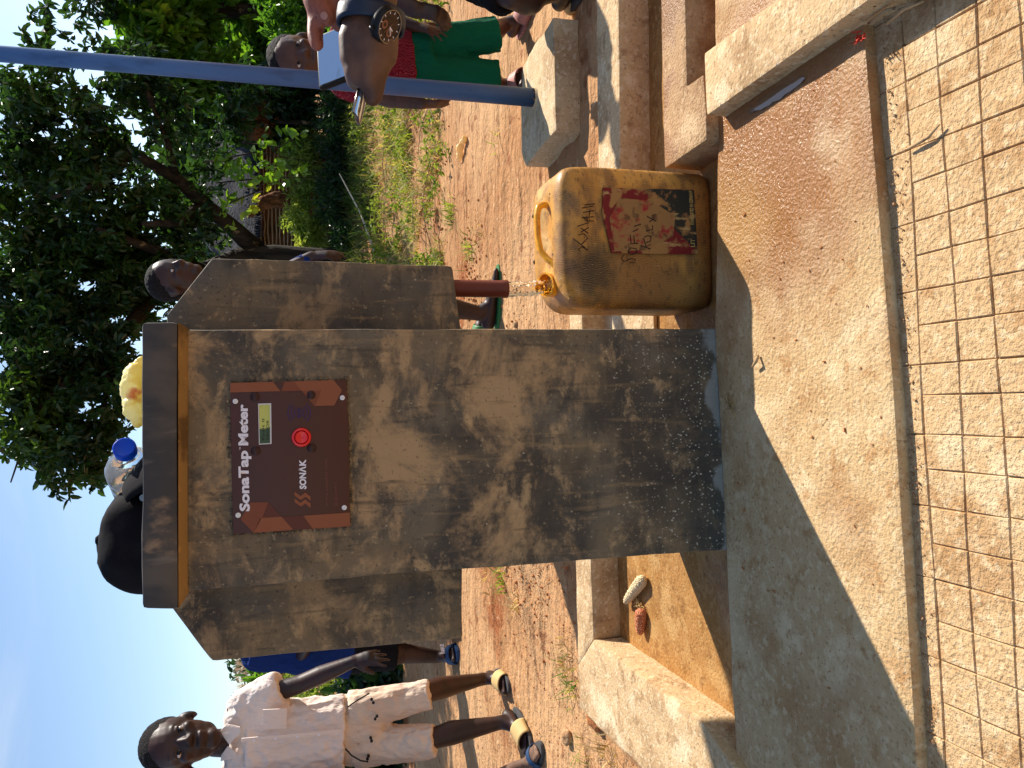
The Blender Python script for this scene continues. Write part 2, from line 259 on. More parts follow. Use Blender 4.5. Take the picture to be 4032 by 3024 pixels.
M['lath'] = mat('pale_stick_lath', lin(214, 194, 166), rough=.8)
M['fibre'] = mat('brown_dry_fibre', lin(128, 84, 52), [dict(c=lin(80, 52, 34), s=(30, 30, 4), t=(.45, .6))], [((60, 60, 6), 1, .02)], rough=.95)

# ------------------------------------------------------------------ building helpers
def tag(o, label=None, cat=None, group=None, kind=None):
    if label: o['label'] = label
    if cat: o['category'] = cat
    if group: o['group'] = group
    if kind: o['kind'] = kind
    return o
def link(name, me, m=None, parent=None, smooth=None):
    o = bpy.data.objects.new(name, me); C.objects.link(o)
    if m is not None: me.materials.append(M[m] if isinstance(m, str) else m)
    if smooth is not None:
        for p in me.polygons: p.use_smooth = smooth
    if parent:
        o.parent = parent; o.matrix_parent_inverse = Matrix.Translation(parent.location).inverted()
    return o
def empty(name, loc, label, cat, group=None):
    o = bpy.data.objects.new(name, None); C.objects.link(o); o.location = loc; o.empty_display_size = .1
    return tag(o, label, cat, group)
def from_bm(name, bm, m, parent=None, smooth=False):
    bmesh.ops.recalc_face_normals(bm, faces=bm.faces)
    me = bpy.data.meshes.new(name); bm.to_mesh(me); bm.free(); return link(name, me, m, parent, smooth)
def mesh(name, vs_, fs, m, parent=None, smooth=False):
    me = bpy.data.meshes.new(name); me.from_pydata([tuple(v) for v in vs_], [], fs); me.update(); return link(name, me, m, parent, smooth)
def nz(p, s, o=0): return noise.fractal(Vector((p[0] * s + o, p[1] * s + o * .7, p[2] * s - o)), 1.0, 2.0, 4)
def extrude_bm(pts, vec, bev=.005, cut=0, amp=0, fr=14, segs=2):
    bm = bmesh.new(); a = [bm.verts.new(p) for p in pts]; b = [bm.verts.new(Vector(p) + Vector(vec)) for p in pts]; n = len(pts)
    bm.faces.new(a); bm.faces.new(list(reversed(b)))
    for i in range(n): bm.faces.new((a[i], b[i], b[(i + 1) % n], a[(i + 1) % n]))
    bmesh.ops.recalc_face_normals(bm, faces=bm.faces)
    if bev: bmesh.ops.bevel(bm, geom=bm.edges[:], offset=bev, segments=segs, profile=.6, affect='EDGES', clamp_overlap=True)
    if cut:
        co = np.array([v.co for v in bm.verts]); lo, hi = co.min(0), co.max(0)
        for ax in range(3):
            nrm = [0, 0, 0]; nrm[ax] = 1; k = int((hi[ax] - lo[ax]) / cut)
            for j in range(1, k + 1):
                c = [0, 0, 0]; c[ax] = lo[ax] + (hi[ax] - lo[ax]) * j / (k + 1)
                bmesh.ops.bisect_plane(bm, geom=bm.verts[:] + bm.edges[:] + bm.faces[:], plane_co=c, plane_no=nrm, dist=1e-5)
        bm.normal_update()
        for v in bm.verts: v.co += v.normal * amp * nz(v.co, fr)
    return bm
def prism(name, poly, z0, z1, m, parent=None, bev=.005, cut=0, amp=0, fr=14):
    pts = [Vector((p[0], p[1], z0)) for p in poly]
    return from_bm(name, extrude_bm(pts, (0, 0, z1 - z0), bev, cut, amp, fr), m, parent, smooth=False)
def shade(o, ang=40):
    me = o.data
    for p in me.polygons: p.use_smooth = True
    me.set_sharp_from_angle(angle=math.radians(ang)); return o
def tube_rings(path, radii, n=10, cap=True):
    vs_, fs = [], []; path = [Vector(p) for p in path]; prev = None
    for i, p in enumerate(path):
        t = (path[min(i + 1, len(path) - 1)] - path[max(i - 1, 0)]).normalized()
        if prev is None: a = t.orthogonal().normalized()
        else: a = (prev - t * prev.dot(t)).normalized()
        prev = a; b = t.cross(a); r = radii[i] if hasattr(radii, '__len__') else radii
        for k in range(n): an = 2 * PI * k / n; vs_.append(p + (a * math.cos(an) + b * math.sin(an)) * r)
    for i in range(len(path) - 1):
        for k in range(n): fs.append((i * n + k, i * n + (k + 1) % n, (i + 1) * n + (k + 1) % n, (i + 1) * n + k))
    if cap: fs.append(tuple(range(n - 1, -1, -1))); fs.append(tuple((len(path) - 1) * n + k for k in range(n)))
    return vs_, fs
def tube(name, path, radii, m, parent=None, n=10):
    v, f = tube_rings(path, radii, n); return mesh(name, v, f, m, parent, True)
class MB:                                   # several shapes of ONE thing or part joined in one mesh
    def __init__(s): s.v = []; s.f = []
    def add(s, v, f): k = len(s.v); s.v += [Vector(q) for q in v]; s.f += [tuple(i + k for i in q) for q in f]; return s
    def tube(s, path, r, n=8): return s.add(*tube_rings(path, r, n))
    def box(s, c, ax, ay, az):
        c, ax, ay, az = map(Vector, (c, ax, ay, az)); v = [c + ax * i + ay * j + az * k for i in (-1, 1) for j in (-1, 1) for k in (-1, 1)]
        return s.add(v, [(0, 1, 3, 2), (4, 6, 7, 5), (0, 4, 5, 1), (2, 3, 7, 6), (0, 2, 6, 4), (1, 5, 7, 3)])
    def build(s, name, m, parent=None, smooth=True): return mesh(name, s.v, s.f, m, parent, smooth)

class Blob:                                 # overlapping closed forms fused by a voxel remesh into one continuous surface
    def __init__(s): s.v = []; s.f = []
    def _add(s, rings, n):
        k0 = len(s.v)
        for r in rings: s.v += r
        for i in range(len(rings) - 1):
            for k in range(n): s.f.append((k0 + i * n + k, k0 + i * n + (k + 1) % n, k0 + (i + 1) * n + (k + 1) % n, k0 + (i + 1) * n + k))
        s.f.append(tuple(k0 + k for k in range(n - 1, -1, -1))); e = k0 + (len(rings) - 1) * n; s.f.append(tuple(e + k for k in range(n)))
    def cap(s, p0, p1, r0, r1, side=None, k0=1.0, k1=None, flat=False, n=20):
        p0, p1 = Vector(p0), Vector(p1); t = (p1 - p0).normalized(); k1 = k0 if k1 is None else k1
        a = (side - t * side.dot(t)).normalized() if side is not None else t.orthogonal().normalized(); b = t.cross(a)
        st = []
        if not flat: st += [(p0 - t * r0 * min(k0, 1) * math.cos(q), r0 * math.sin(q), k0) for q in (.25, .6, 1.0)]
        for j in range(5): u = j / 4; st.append((p0.lerp(p1, u), r0 + (r1 - r0) * u, k0 + (k1 - k0) * u))
        if not flat: st += [(p1 + t * r1 * min(k1, 1) * math.cos(q), r1 * math.sin(q), k1) for q in (1.0, .6, .25)]
        s._add([[c + (a * math.cos(2 * PI * i / n) + b * math.sin(2 * PI * i / n) * k) * r for i in range(n)] for c, r, k in st], n); return s
    def ell(s, c, ax, ay, az, n=20):
        c, ax, ay, az = map(Vector, (c, ax, ay, az))
        if ax.cross(ay).dot(az) < 0: ax = -ax
        s._add([[c + az * -math.cos(q) + (ax * math.cos(2 * PI * i / n) + ay * math.sin(2 * PI * i / n)) * math.sin(q) for i in range(n)] for q in [PI * (j + .35) / 11.7 for j in range(12)]], n); return s
    def build(s, name, m, parent=None, voxel=.006, smooth=4, disp=None, keep=None):
        me = bpy.data.meshes.new(name + '_src'); me.from_pydata([tuple(v) for v in s.v], [], s.f)
        bm = bmesh.new(); bm.from_mesh(me); bm.to_mesh(me); bm.free()
        o = bpy.data.objects.new(name + '_tmp', me); C.objects.link(o)
        md = o.modifiers.new('r', 'REMESH'); md.mode = 'VOXEL'; md.voxel_size = voxel
        if smooth: sm = o.modifiers.new('s', 'SMOOTH'); sm.factor = .5; sm.iterations = smooth
        dg = bpy.context.evaluated_depsgraph_get(); out = bpy.data.meshes.new_from_object(o.evaluated_get(dg)); bpy.data.objects.remove(o)
        out.name = name; out.materials.clear()
        if disp or keep:
            bm = bmesh.new(); bm.from_mesh(out)
            if keep: bmesh.ops.delete(bm, geom=[v for v in bm.verts if not keep(v.co)], context='VERTS')
            if disp:
                bm.normal_update(); d = [(v, v.normal * disp(v.co)) for v in bm.verts]
                for v, q in d: v.co += q
            bm.to_mesh(out); bm.free()
        return link(name, out, m, parent, True)
def folds(a, s, o=0, stretch=(1, 1, .45)):
    return lambda p: a * (nz((p[0] * stretch[0], p[1] * stretch[1], p[2] * stretch[2]), s, o) * 1.0 + .6 * (1 - 2 * abs(nz((p[0], p[1], p[2] * .6), s * 1.9, o + 5))) - .3)

def leaves(cents, dirs, size, rs, fold=.25, wid=.36, jit=.35):
    """numpy: one five-vertex folded leaf per centre; returns verts, faces"""
    n = len(cents); d = dirs / np.linalg.norm(dirs, axis=1, keepdims=True)
    up = rs.normal(size=(n, 3)) * .8 + np.array([0, 0, 1.0]); s = np.cross(d, up); s /= np.linalg.norm(s, axis=1, keepdims=True) + 1e-9; u = np.cross(s, d)
    L = size * rs.uniform(1 - jit, 1 + jit, (n, 1)); W = L * wid
    up_ = u * L * fold * .4
    v = np.stack([cents, cents + d * L * .30 + s * W * .48 + up_, cents + d * L * .72 + s * W * .40 + up_ * .6 - u * L * .05, cents + d * L - u * L * .14, cents + d * L * .72 - s * W * .40 + up_ * .6 - u * L * .05, cents + d * L * .30 - s * W * .48 + up_], 1).reshape(-1, 3)
    k = (np.arange(n) * 6)[:, None]; f = np.concatenate([k + np.array([[0, 1, 2, 3]]), k + np.array([[0, 3, 4, 5]])], 0)
    return v, f
def np_mesh(name, v, f, m, parent=None, smooth=False):
    me = bpy.data.meshes.new(name); nv, nf, k = len(v), len(f), f.shape[1]
    me.vertices.add(nv); me.vertices.foreach_set('co', np.asarray(v, np.float32).ravel()); me.loops.add(nf * k); me.loops.foreach_set('vertex_index', np.asarray(f, np.int32).ravel())
    me.polygons.add(nf); me.polygons.foreach_set('loop_start', np.arange(0, nf * k, k, dtype=np.int32)); me.update(calc_edges=True); me.validate(); return link(name, me, m, parent, smooth)
def crown(name, clumps, size, m, parent=None, per=9, shell=.5, droop=0.0, seed=1, wid=.36, holes=0, hs=1.6):
    """clumps: (centre, (rx, ry, rz), number of twigs); every twig ends in a rosette of leaves"""
    rs = np.random.default_rng(seed); cs, ds = [], []
    for c, r, n in clumps:
        p = rs.normal(size=(max(n, 1), 3)); p /= np.linalg.norm(p, axis=1, keepdims=True); rad = rs.uniform(shell, 1.0, (n, 1)) ** .7; q = p * rad
        tw = np.array(c) + q * np.array(r)
        if holes: km = np.array([noise.noise(Vector(t_) * hs) < holes for t_ in tw]); tw = tw[km]; p = p[km]; n = len(tw)
        if n == 0: continue
        td = p + rs.normal(size=(n, 3)) * .6; td[:, 2] -= droop
        td /= np.linalg.norm(td, axis=1, keepdims=True)
        for j in range(per):
            o = tw + td * size * rs.uniform(-.9, .7, (n, 1)); cs.append(o); e = td * .7 + rs.normal(size=(n, 3)) * .75; e[:, 2] -= droop * .5; ds.append(e)
    v, f = leaves(np.concatenate(cs), np.concatenate(ds), size, rs, wid=wid); return np_mesh(name, v, f, m, parent)

# ------------------------------------------------------------------ ground
GZ = -0.085
def gh(x, y):
    h = GZ
    if y > 4.6: h += .055 * (y - 4.6) ** 1.0 * min(1, (y - 4.6) / 2)
    if y > 30: h -= .055 * (y - 30) * .7
    n = noise.fractal(Vector((x * .55, y * .55, 3)), 1, 2, 4)
    h += .035 * n * min(1, max(0, (y - 2.3) / 1.2)) if y < 60 else 0
    if 2.1 < y < 12: h += .010 * noise.fractal(Vector((x * 5, y * 9, 1)), 1, 2, 4) + .006 * abs(noise.noise(Vector((x * 14, y * 22, 0))))
    # dug earth heap behind the left trough, ridge of soil at the grass edge
    d = math.hypot((x + .62) / .55, (y - 3.1) / .5); h += .055 * max(0, 1 - d) ** 1.0 * (1 + .8 * noise.noise(Vector((x * 9, y * 9, 2))))
    d = abs(y - 5.3 - .25 * noise.noise(Vector((x * .8, 0, 4)))); h += .09 * max(0, 1 - d / .45) * (.6 + .6 * noise.noise(Vector((x * 2.2, y * 3, 7)))) if x > .2 else 0
    return h
def axis_pts(seg): 
    out = []
    for a, b, s in seg: out += list(np.arange(a, b, s))
    return out + [seg[-1][1]]
gx = axis_pts([(-220, -40, 30), (-40, -8, 2), (-8, -2.5, .25), (-2.5, 2.6, .04), (2.6, 8, .25), (8, 40, 2), (40, 220, 30)])
gy = axis_pts([(-60, -8, 8), (-8, 1.9, .9), (1.9, 6.5, .04), (6.5, 14, .2), (14, 40, 1.5), (40, 400, 40)])
gv = [(x, y, gh(x, y) if y > 1.9 else GZ) for y in gy for x in gx]; nx = len(gx)
gf = np.array([(j * nx + i, j * nx + i + 1, (j + 1) * nx + i + 1, (j + 1) * nx + i) for j in range(len(gy) - 1) for i in range(nx - 1)])
ground = np_mesh('ground', np.array(gv), gf, 'soil', smooth=True); ground['kind'] = 'structure'
def on(x, y, lift=0): return Vector((x, y, gh(x, y) + lift))

# ------------------------------------------------------------------ tap platform, scored path, troughs
PB0, PB1 = G(2905, 3024), G(2812, 1293)
bd = (G(2880, 2700) - G(2830, 480)).normalized()
plat = [(-2.2, .82), (-.562, .9), (-.008, .93), (.549, .975), (1.6, 1.03), (1.6, 1.395), (.5, 1.39), (.125 * .85, 1.42), (KA.x, KA.y - .0), (-.62, 1.384), (-.785, 1.372), (-2.2, 1.33)]
o = shade(prism('platform', plat, -.16, 0, 'platform', bev=.006, cut=.045, amp=.0018, fr=9)); o['kind'] = 'structure'
basin = [(-1.0, 1.2), (.55, 1.2), (2.2, 1.2), (2.2, 2.0), (.62, 2.0), (.3, 2.25), (-1.0, 2.25)]
o = prism('trough_floor', basin, -.2, -.06, 'basin', bev=0); o['kind'] = 'structure'
# shallow step inside the trough, between the jerrycan and the pillar
o = shade(prism('trough_step', [(.05, 1.79), (.52, 1.79), (.52, 2.0), (.3, 2.12), (.05, 2.12)], -.058, -.047, 'kerb', bev=.003)); o['kind'] = 'structure'
path = [(-2.2, -2.2), (2.2, -2.2), (2.2, 1.05), (-2.2, .9)]
pa = prism('scored_path', path, -.2, -.0228, 'pathbase', bev=0); pa['kind'] = 'structure'
xs = [.427, .383, .327, .277, .221, .172, .121, .071, .015, -.029, -.085, -.135, -.188, -.24, -.29, -.349, -.402, -.461, -.513, -.565]
xs = sorted(xs + [.427 + .053 * k for k in range(1, 8)] + [-.565 - .053 * k for k in range(1, 10)])
ys = [1.03, .905, .843, .782, .722, .662, .60, .54, .48, .42]
rt = random.Random(3)
def rowy(j, x): return ys[j] + .0465 * (x - .2) + (.0025 * math.sin(x * 9 + j * 2) if j else 0)
tn = 0
for j in range(len(ys) - 1):
    for i in range(len(xs) - 1):
        x0, x1 = xs[i], xs[i + 1]
        if j == 0 and i % 2: continue
        if j == 0: x1 = xs[min(i + 2, len(xs) - 1)]
        if j >= 7 and (x0 < -.6 or x1 > .6): continue
        g = .0006; w = lambda: rt.uniform(-.0008, .0008); zt = -.020 + rt.uniform(-.0006, .0006)
        sk = lambda x, y: x + .05 * (.9 - y) * (1 if x < .3 else 0) * .6
        P = [(x0 + g + w(), rowy(j + 1, x0) + g + w()), (x1 - g + w(), rowy(j + 1, x1) + g + w()), (x1 - g + w(), rowy(j, x1) - g + w()), (x0 + g + w(), rowy(j, x0) - g + w())]
        P = [(sk(*p), p[1]) for p in P]; cx = sum(p[0] for p in P) / 4; cy = sum(p[1] for p in P) / 4
        v = [(p[0], p[1], -.03) for p in P] + [(p[0], p[1], zt - .0016) for p in P] + [(p[0] + (.0013 if p[0] < cx else -.0013), p[1] + (.0013 if p[1] < cy else -.0013), zt) for p in P]
        f = [(8, 9, 10, 11)] + [(a, (a + 1) % 4, 4 + (a + 1) % 4, 4 + a) for a in range(4)] + [(4 + a, 4 + (a + 1) % 4, 8 + (a + 1) % 4, 8 + a) for a in range(4)]
        mesh('tile', v, f, 'tile', pa); tn += 1
kz = .025
def kerb(nm, poly, lab, mt='kerb', z=kz, z0=-.2, cut=.05, amp=.003):
    return tag(shade(prism(nm, poly, z0, z, mt, bev=.007, cut=cut, amp=amp)), lab, 'kerb')
a0, a1 = G(2335, 2525, kz), G(2290, 1230, kz)
kerb('trough_kerb', [(-.742, 2.071), (.34, 2.112), (.40, 2.215), (-.86, 2.2)], 'long low concrete kerb closing the trough behind the pillar')
# left kerb runs forward beside the trough
kerb('trough_kerb', [(-.742, 2.0705), (-.8605, 2.1995), (-.99, 2.2), (-.945, 1.30), (-.79, 1.26), (-.727, 1.46)], 'sunlit concrete kerb on the left side of the trough with corn cobs')
o = shade(prism('kerb_footing', [(-.87, 2.24), (-1.07, 2.24), (-1.06, 1.2), (-.93, 1.2)], -.2, -.045, 'footing', bev=.006, cut=.06, amp=.006)); tag(o, 'low earthy footing strip running outside the left kerb', 'footing')
kerb('channel_kerb', [(.37, 1.82), (1.9, 1.78), (1.95, 1.93), (.42, 1.965)], 'shaded concrete kerb behind the yellow jerrycan below the blue pole block')
kerb('divider_kerb', [(.478, 1.572), (1.9, 1.565), (1.9, 1.462), (.624, 1.462), (.624, 1.395), (.535, 1.388), (.487, 1.388)], 'wet glittering concrete kerb top right of the jerrycan', 'kerb_wet', z=.028, amp=.0012)
g0, g1 = G(2780, 457, .042), G(3400, 14, .042); h0, h1 = G(2768, 208, .042), G(3000, 40, .042); e0 = g0 + (g1 - g0) * 1.6; e1 = h0 + (h1 - h0) * 3.0
bigk = [(g0.x, g0.y), (h0.x, h0.y), (e1.x, e1.y), (e0.x, e0.y)]
kerb('side_kerb', bigk, 'raised concrete kerb on the right edge of the tap platform', z=.042, amp=.002)
pp = []
for k in range(48):
    u = k / 48; t = u * 2 if u < .5 else 2 - u * 2; q = G(2945, 432, 0).lerp(G(3175, 290, 0), t); side = 1 if u < .5 else -1; wd_ = .011 * math.sin(PI * min(1, max(0, t))) ** .5
    n_ = Vector((-.9, -.1, 0)).normalized(); d_ = noise.noise(Vector((u * 19, 3, 1))) * .005 + noise.noise(Vector((u * 50, 1, 1))) * .002
    pp.append(q + n_ * (side * (wd_ + d_) + .006) + Vector((0, 0, .0028)))
pu = mesh('puddle', pp, [tuple(range(48))], 'puddle'); pu['kind'] = 'structure'

# pale block that carries the blue pole
bl = [G(x, y, .005) for x, y in [(2177, 66), (2188, 512), (2120, 590), (2072, 655), (2055, 600), (2052, 262)]]
tag(shade(prism('concrete_block', [(p.x, p.y) for p in bl], -.11, .005, 'block', bev=.008, cut=.04, amp=.006, fr=9), 50), 'pale concrete block that holds the foot of the blue pole', 'block')
pb = G(2108, 385, .005)
pole = empty('metal_pole', pb, 'tall blue painted steel pole standing in the pale concrete block', 'pole')
ptop = V(0, 212, 3.05); sc = (5.2 - .005) / (ptop.z - .005); pt = pb + (ptop - pb) * sc
tube('post', [pb - Vector((0, 0, .01)), pb.lerp(pt, .35), pb.lerp(pt, .7), pt], [.0315, .0275, .0225, .019], 'pole', pole, n=32)
rr = random.Random(5)
disc_collar = [(.044, -.004), (.040, .002), (.035, .005), (.0318, .010)]
# ------------------------------------------------------------------ the tap kiosk
kiosk = empty('water_tap_kiosk', KA.lerp(KB, .5) + key * .2, 'dark cement water tap pillar with meter panel and side wings', 'water kiosk')
def kf(x, y, off=0): return K(x, y, off)
cw = lambda pts, off: [K(x, y, off) for x, y in pts]
def kbox(name, pts, off, depth, m, cut=.05, amp=.002, bev=.008, par=None, fr=10):
    return shade(from_bm(name, extrude_bm(cw(pts, off), key * depth, bev, cut, amp, fr), m, par or kiosk))
bFL, bFR = K(2860, 2165), K(2812, 1293); dn = Vector((0, 0, -.08))
tl, tr_ = K(720, 2331), K(720, 1296)
o = shade(from_bm('pillar', extrude_bm([tl, tr_, K(1500, 1293), bFR, bFR + dn, bFL + dn, bFL, K(1800, 2245)], key * .36, .009, .04, .0025, 9), 'kiosk', kiosk))
# cap slab and the mould under it
st, sb, dm = -.032, 0, 0
kbox('cap_slab', [(557, 2400), (556, 1268), (700, 1268), (702, 2398)], -.035, .43, 'slab', amp=.002, bev=.008)
A = [K(703, 2396, -.034), K(701, 1270, -.034)]; Bp = [K(738, 2340, -.004), K(738, 1290, -.004)]
mv = [A[0], A[1], A[1] + key * .42, A[0] + key * .42, Bp[0], Bp[1], Bp[1] + key * .37, Bp[0] + key * .37]
mesh('drip_mould', mv, [(0, 1, 2, 3), (4, 7, 6, 5), (0, 4, 5, 1), (1, 5, 6, 2), (2, 6, 7, 3), (3, 7, 4, 0)], 'mould', kiosk)
kbox('side_wing', [(655, 2372), (835, 2606), (1824, 2516), (1822, 2200), (655, 2200)], .115, .15, 'kiosk2')
kbox('side_wing', [(655, 1240), (832, 1014), (1000, 1016), (1781, 1046), (1817, 1290), (1817, 1380), (655, 1380)], .115, .15, 'kiosk2')
# outlet pipe with hollow end
def ring_pipe(name, a, b, ro, ri, m, par, n=36):
    t = (b - a).normalized(); s = t.orthogonal().normalized(); w = t.cross(s); vs_ = []; 
    prof = [(a, ro), (b - t * .014, ro), (b - t * .012, ro * 1.06), (b, ro * 1.06), (b, ri), (a + t * .02, ri), (a + t * .02, .0005)]
    for c, r in prof: vs_ += [c + (s * math.cos(2 * PI * k / n) + w * math.sin(2 * PI * k / n)) * r for k in range(n)]
    return shade(mesh(name, vs_, [(i * n + k, i * n + (k + 1) % n, (i + 1) * n + (k + 1) % n, (i + 1) * n + k) for i in range(len(prof) - 1) for k in range(n)], m, par))
PY = .155
pbot = K(1997, 1138, PY); ptp = Vector((pbot.x, pbot.y, K(1700, 1138, PY).z))
r_p = 66 / 2 * pxm(pbot.y)
ring_pipe('outlet_pipe', ptp, pbot, r_p, r_p * .86, 'pipe', kiosk)
# meter panel: plate, prints, lettering, button, display
def pk(zx, zy, off=0): return K(850 + zx / 2.37, 1450 + zy / 2.37, off)
PO = -.008
pl_pts = [(134, 135), (1218, 108), (1240, 600), (1254, 1478), (160, 1548), (140, 700)]
panel = shade(from_bm('meter_panel', extrude_bm([pk(x, y, PO) for x, y in pl_pts], key * .014, .0012, 0, 0), 'panel', kiosk))
mb = MB()                                    # rough mortar lip round the plate
edge = [pk(x, y, -.001) for x, y in pl_pts]
for i in range(6):
    a, b = edge[i], edge[(i + 1) % 6]; n = max(3, int((b - a).length / .008))
    for k in range(n): 
        c = a.lerp(b, rr.random()); r = rr.uniform(.0008, .0032); cc = (edge[0] + edge[3]) / 2; c = c + (c - cc).normalized() * .003
        mb.tube([c - kex * r + kez * rr.uniform(-.003, .003), c + kex * r * rr.uniform(.5, 1.2) + kez * rr.uniform(-.003, .003)], [r * .8, r], 6)
mb.build('mortar_lip', 'kiosk2', panel)['kind'] = 'stuff'
def decal(name, pts, m, lift=.0006): return mesh(name, [pk(x, y, PO - lift) for x, y in pts], [tuple(range(len(pts)))], m, panel)
decal('colour_band', [(134, 137), (533, 127), (602, 214), (132, 226)], 'orange')
decal('colour_band', [(728, 122), (1032, 113), (985, 207), (800, 209)], 'orange')
decal('colour_facet', [(640, 125), (728, 122), (800, 209), (612, 214)], 'orange2')
decal('colour_facet', [(800, 209), (985, 207), (920, 352)], 'orange2')
decal('colour_facet', [(1032, 113), (1100, 111), (1176, 205), (1105, 347), (922, 352), (985, 207)], 'orange')
decal('colour_band', [(410, 1398), (612, 1386), (720, 1508), (352, 1536)], 'orange')
decal('colour_band', [(815, 1376), (1248, 1346), (1253, 1474), (905, 1498)], 'orange')
decal('colour_facet', [(612, 1386), (815, 1376), (750, 1502), (720, 1508)], 'orange3')
decal('colour_facet', [(320, 1252), (490, 1250), (430, 1396), (352, 1536), (230, 1410)], 'orange2')
decal('colour_facet', [(490, 1250), (612, 1386), (430, 1396)], 'orange3')
decal('colour_facet', [(750, 1502), (815, 1380), (905, 1498)], 'orange3')
def text(name, s, z0, z1, m, par, lift=.001, off=.0, mapf=None, squeeze=None):
    """one line of letters between two points of the photograph (baseline start, baseline end); height from squeeze"""
    cu = bpy.data.curves.new(name, 'FONT'); cu.body = s; cu.size = 1; cu.extrude = 0; cu.offset = off; cu.resolution_u = 3
    t = bpy.data.objects.new(name, cu); C.objects.link(t); dg = bpy.context.evaluated_depsgraph_get()
    me = bpy.data.meshes.new_from_object(t.evaluated_get(dg)); bpy.data.objects.remove(t)
    xs_ = [v.co.x for v in me.vertices]; w0, w1 = min(xs_), max(xs_); ca = .72
    for v in me.vertices: v.co = mapf((v.co.x - w0) / (w1 - w0), v.co.y / ca, z0, z1)
    me.name = name; me.materials.clear(); return link(name, me, m, par)
def pm(h):
    def f(u, w, a, b):
        x = a[0] + (b[0] - a[0]) * u - w * h; y = a[1] + (b[1] - a[1]) * u; return pk(x, y, PO - .0011)
    return f
text('panel_lettering', 'SonaTap', (312, 1335), (296, 768), 'print_white', panel, off=.04, mapf=pm(90))
text('panel_lettering', 'TM', (232, 762), (231, 735), 'print_white', panel, off=.01, mapf=pm(14))
text('panel_lettering', 'Meter', (298, 720), (292, 336), 'print_white', panel, off=.04, mapf=pm(88))
text('panel_lettering', 'SON', (842, 1128), (838, 975), 'print_white', panel, off=.04, mapf=pm(60))
text('panel_lettering', '\u039b', (838, 972), (838, 915), 'print_white', panel, off=.04, mapf=pm(60))
text('panel_lettering', 'K', (838, 910), (838, 850), 'print_white', panel, off=.04, mapf=pm(60))
text('panel_lettering', 'www.sonaktz.com', (1045, 1285), (1040, 850), 'print_dim', panel, off=.004, mapf=pm(30))
text('panel_lettering', '@sonaktz', (1128, 1240), (1124, 1065), 'print_dim', panel, off=.006, mapf=pm(24))
for q in ([(732, 1150), (790, 1192), (834, 1160), (884, 1196), (884, 1236), (836, 1200), (792, 1230), (734, 1190)], [(734, 1212), (790, 1256), (832, 1222), (884, 1262), (884, 1306), (836, 1262), (792, 1290), (735, 1250)]):
    mm = mesh('logo_stripe', [pk(x, y, PO - .001) for x, y in q], [(0, 1, 6, 7), (1, 2, 5, 6), (2, 3, 4, 5)], 'print_dim', panel); mm.data.materials[0] = M['orange']
# camera-like ring mark beside the handle name, RFID waves
def arc(name, cx, cy, r, a0, a1, w, m, sy=1.0):
    n = 14; v = []
    for k in range(n + 1):
        a = a0 + (a1 - a0) * k / n
        for rr_ in (r - w, r + w): v.append(pk(cx + rr_ * math.sin(a), cy + rr_ * math.cos(a) * sy, PO - .001))
    return mesh(name, v, [(2 * k, 2 * k + 1, 2 * k + 3, 2 * k + 2) for k in range(n)], m, panel)
for r in (42, 72, 104): arc('wave_print', 778, 415, r, PI * .22, PI * .78, 4.5, 'print_violet'); arc('wave_print', 776, 415, r, PI * 1.22, PI * 1.78, 4.5, 'print_violet')
text('panel_lettering', 'RFID', (792, 462), (792, 368), 'print_violet', panel, off=.03, mapf=pm(32))
mesh('tag_print', [pk(x, y, PO - .001) for x, y in ((1106, 1254), (1134, 1254), (1134, 1282), (1106, 1282), (1111, 1259), (1129, 1259), (1129, 1277), (1111, 1277))], [(0, 1, 5, 4), (1, 2, 6, 5), (2, 3, 7, 6), (3, 0, 4, 7)], 'print_dim', panel)
def disc(name, c, nrm, prof, m, par, n=32):
    """lathe round nrm through c; prof = [(radius, height)]"""
    s = nrm.orthogonal().normalized(); w = nrm.cross(s); v = []
    for r, h in prof: v += [c + nrm * h + (s * math.cos(2 * PI * k / n) + w * math.sin(2 * PI * k / n)) * max(r, 1e-5) for k in range(n)]
    return shade(mesh(name, v, [(i * n + k, i * n + (k + 1) % n, (i + 1) * n + (k + 1) % n, (i + 1) * n + k) for i in range(len(prof) - 1) for k in range(n)], m, par), 50)
bc = pk(797, 645, PO); br = (pk(797, 735) - pk(797, 555)).length / 2
disc('button_bezel', bc, -key, [(br, 0), (br, .003), (br * .93, .006), (br * .75, .0065), (br * .68, .003)], 'red', panel)
disc('button_groove', bc, -key, [(br * .69, .0028), (0, .0028)], 'black', panel)
disc('push_button', bc, -key, [(br * .66, .002), (br * .66, .0065), (br * .58, .0085), (br * .2, .0075), (0, .0068)], 'red', panel)
for x, y in ((182, 309), (208, 1371), (1180, 275), (1198, 1300)): disc('grommet', pk(x, y, PO), -key, [(.0044, 0), (.0044, .0012), (.0034, .002), (.0019, .0018), (.0016, .0006), (0, .0006)], 'white_pl', panel, 20)
for x, y in ((365, 265), (372, 770), (890, 250), (895, 745)): disc('bolt_bump', pk(x, y, PO), -key, [(.0085, 0), (.006, .0022), (.003, .0034), (0, .0036)], 'bolt', panel, 20)
fr = [(394, 330), (516, 326), (520, 706), (402, 713)]; fi = [(402, 342), (504, 338), (507, 698), (409, 704)]
mesh('display_frame', [pk(x, y, PO - .0022) for x, y in fr] + [pk(x, y, PO - .0022) for x, y in fi] + [pk(x, y, PO) for x, y in fr] + [pk(x, y, PO - .0004) for x, y in fi],
     [(i, (i + 1) % 4, 4 + (i + 1) % 4, 4 + i) for i in range(4)] + [(8 + i, 8 + (i + 1) % 4, (i + 1) % 4, i) for i in range(4)] + [(4 + i, 4 + (i + 1) % 4, 12 + (i + 1) % 4, 12 + i) for i in range(4)], 'lcdframe', panel)
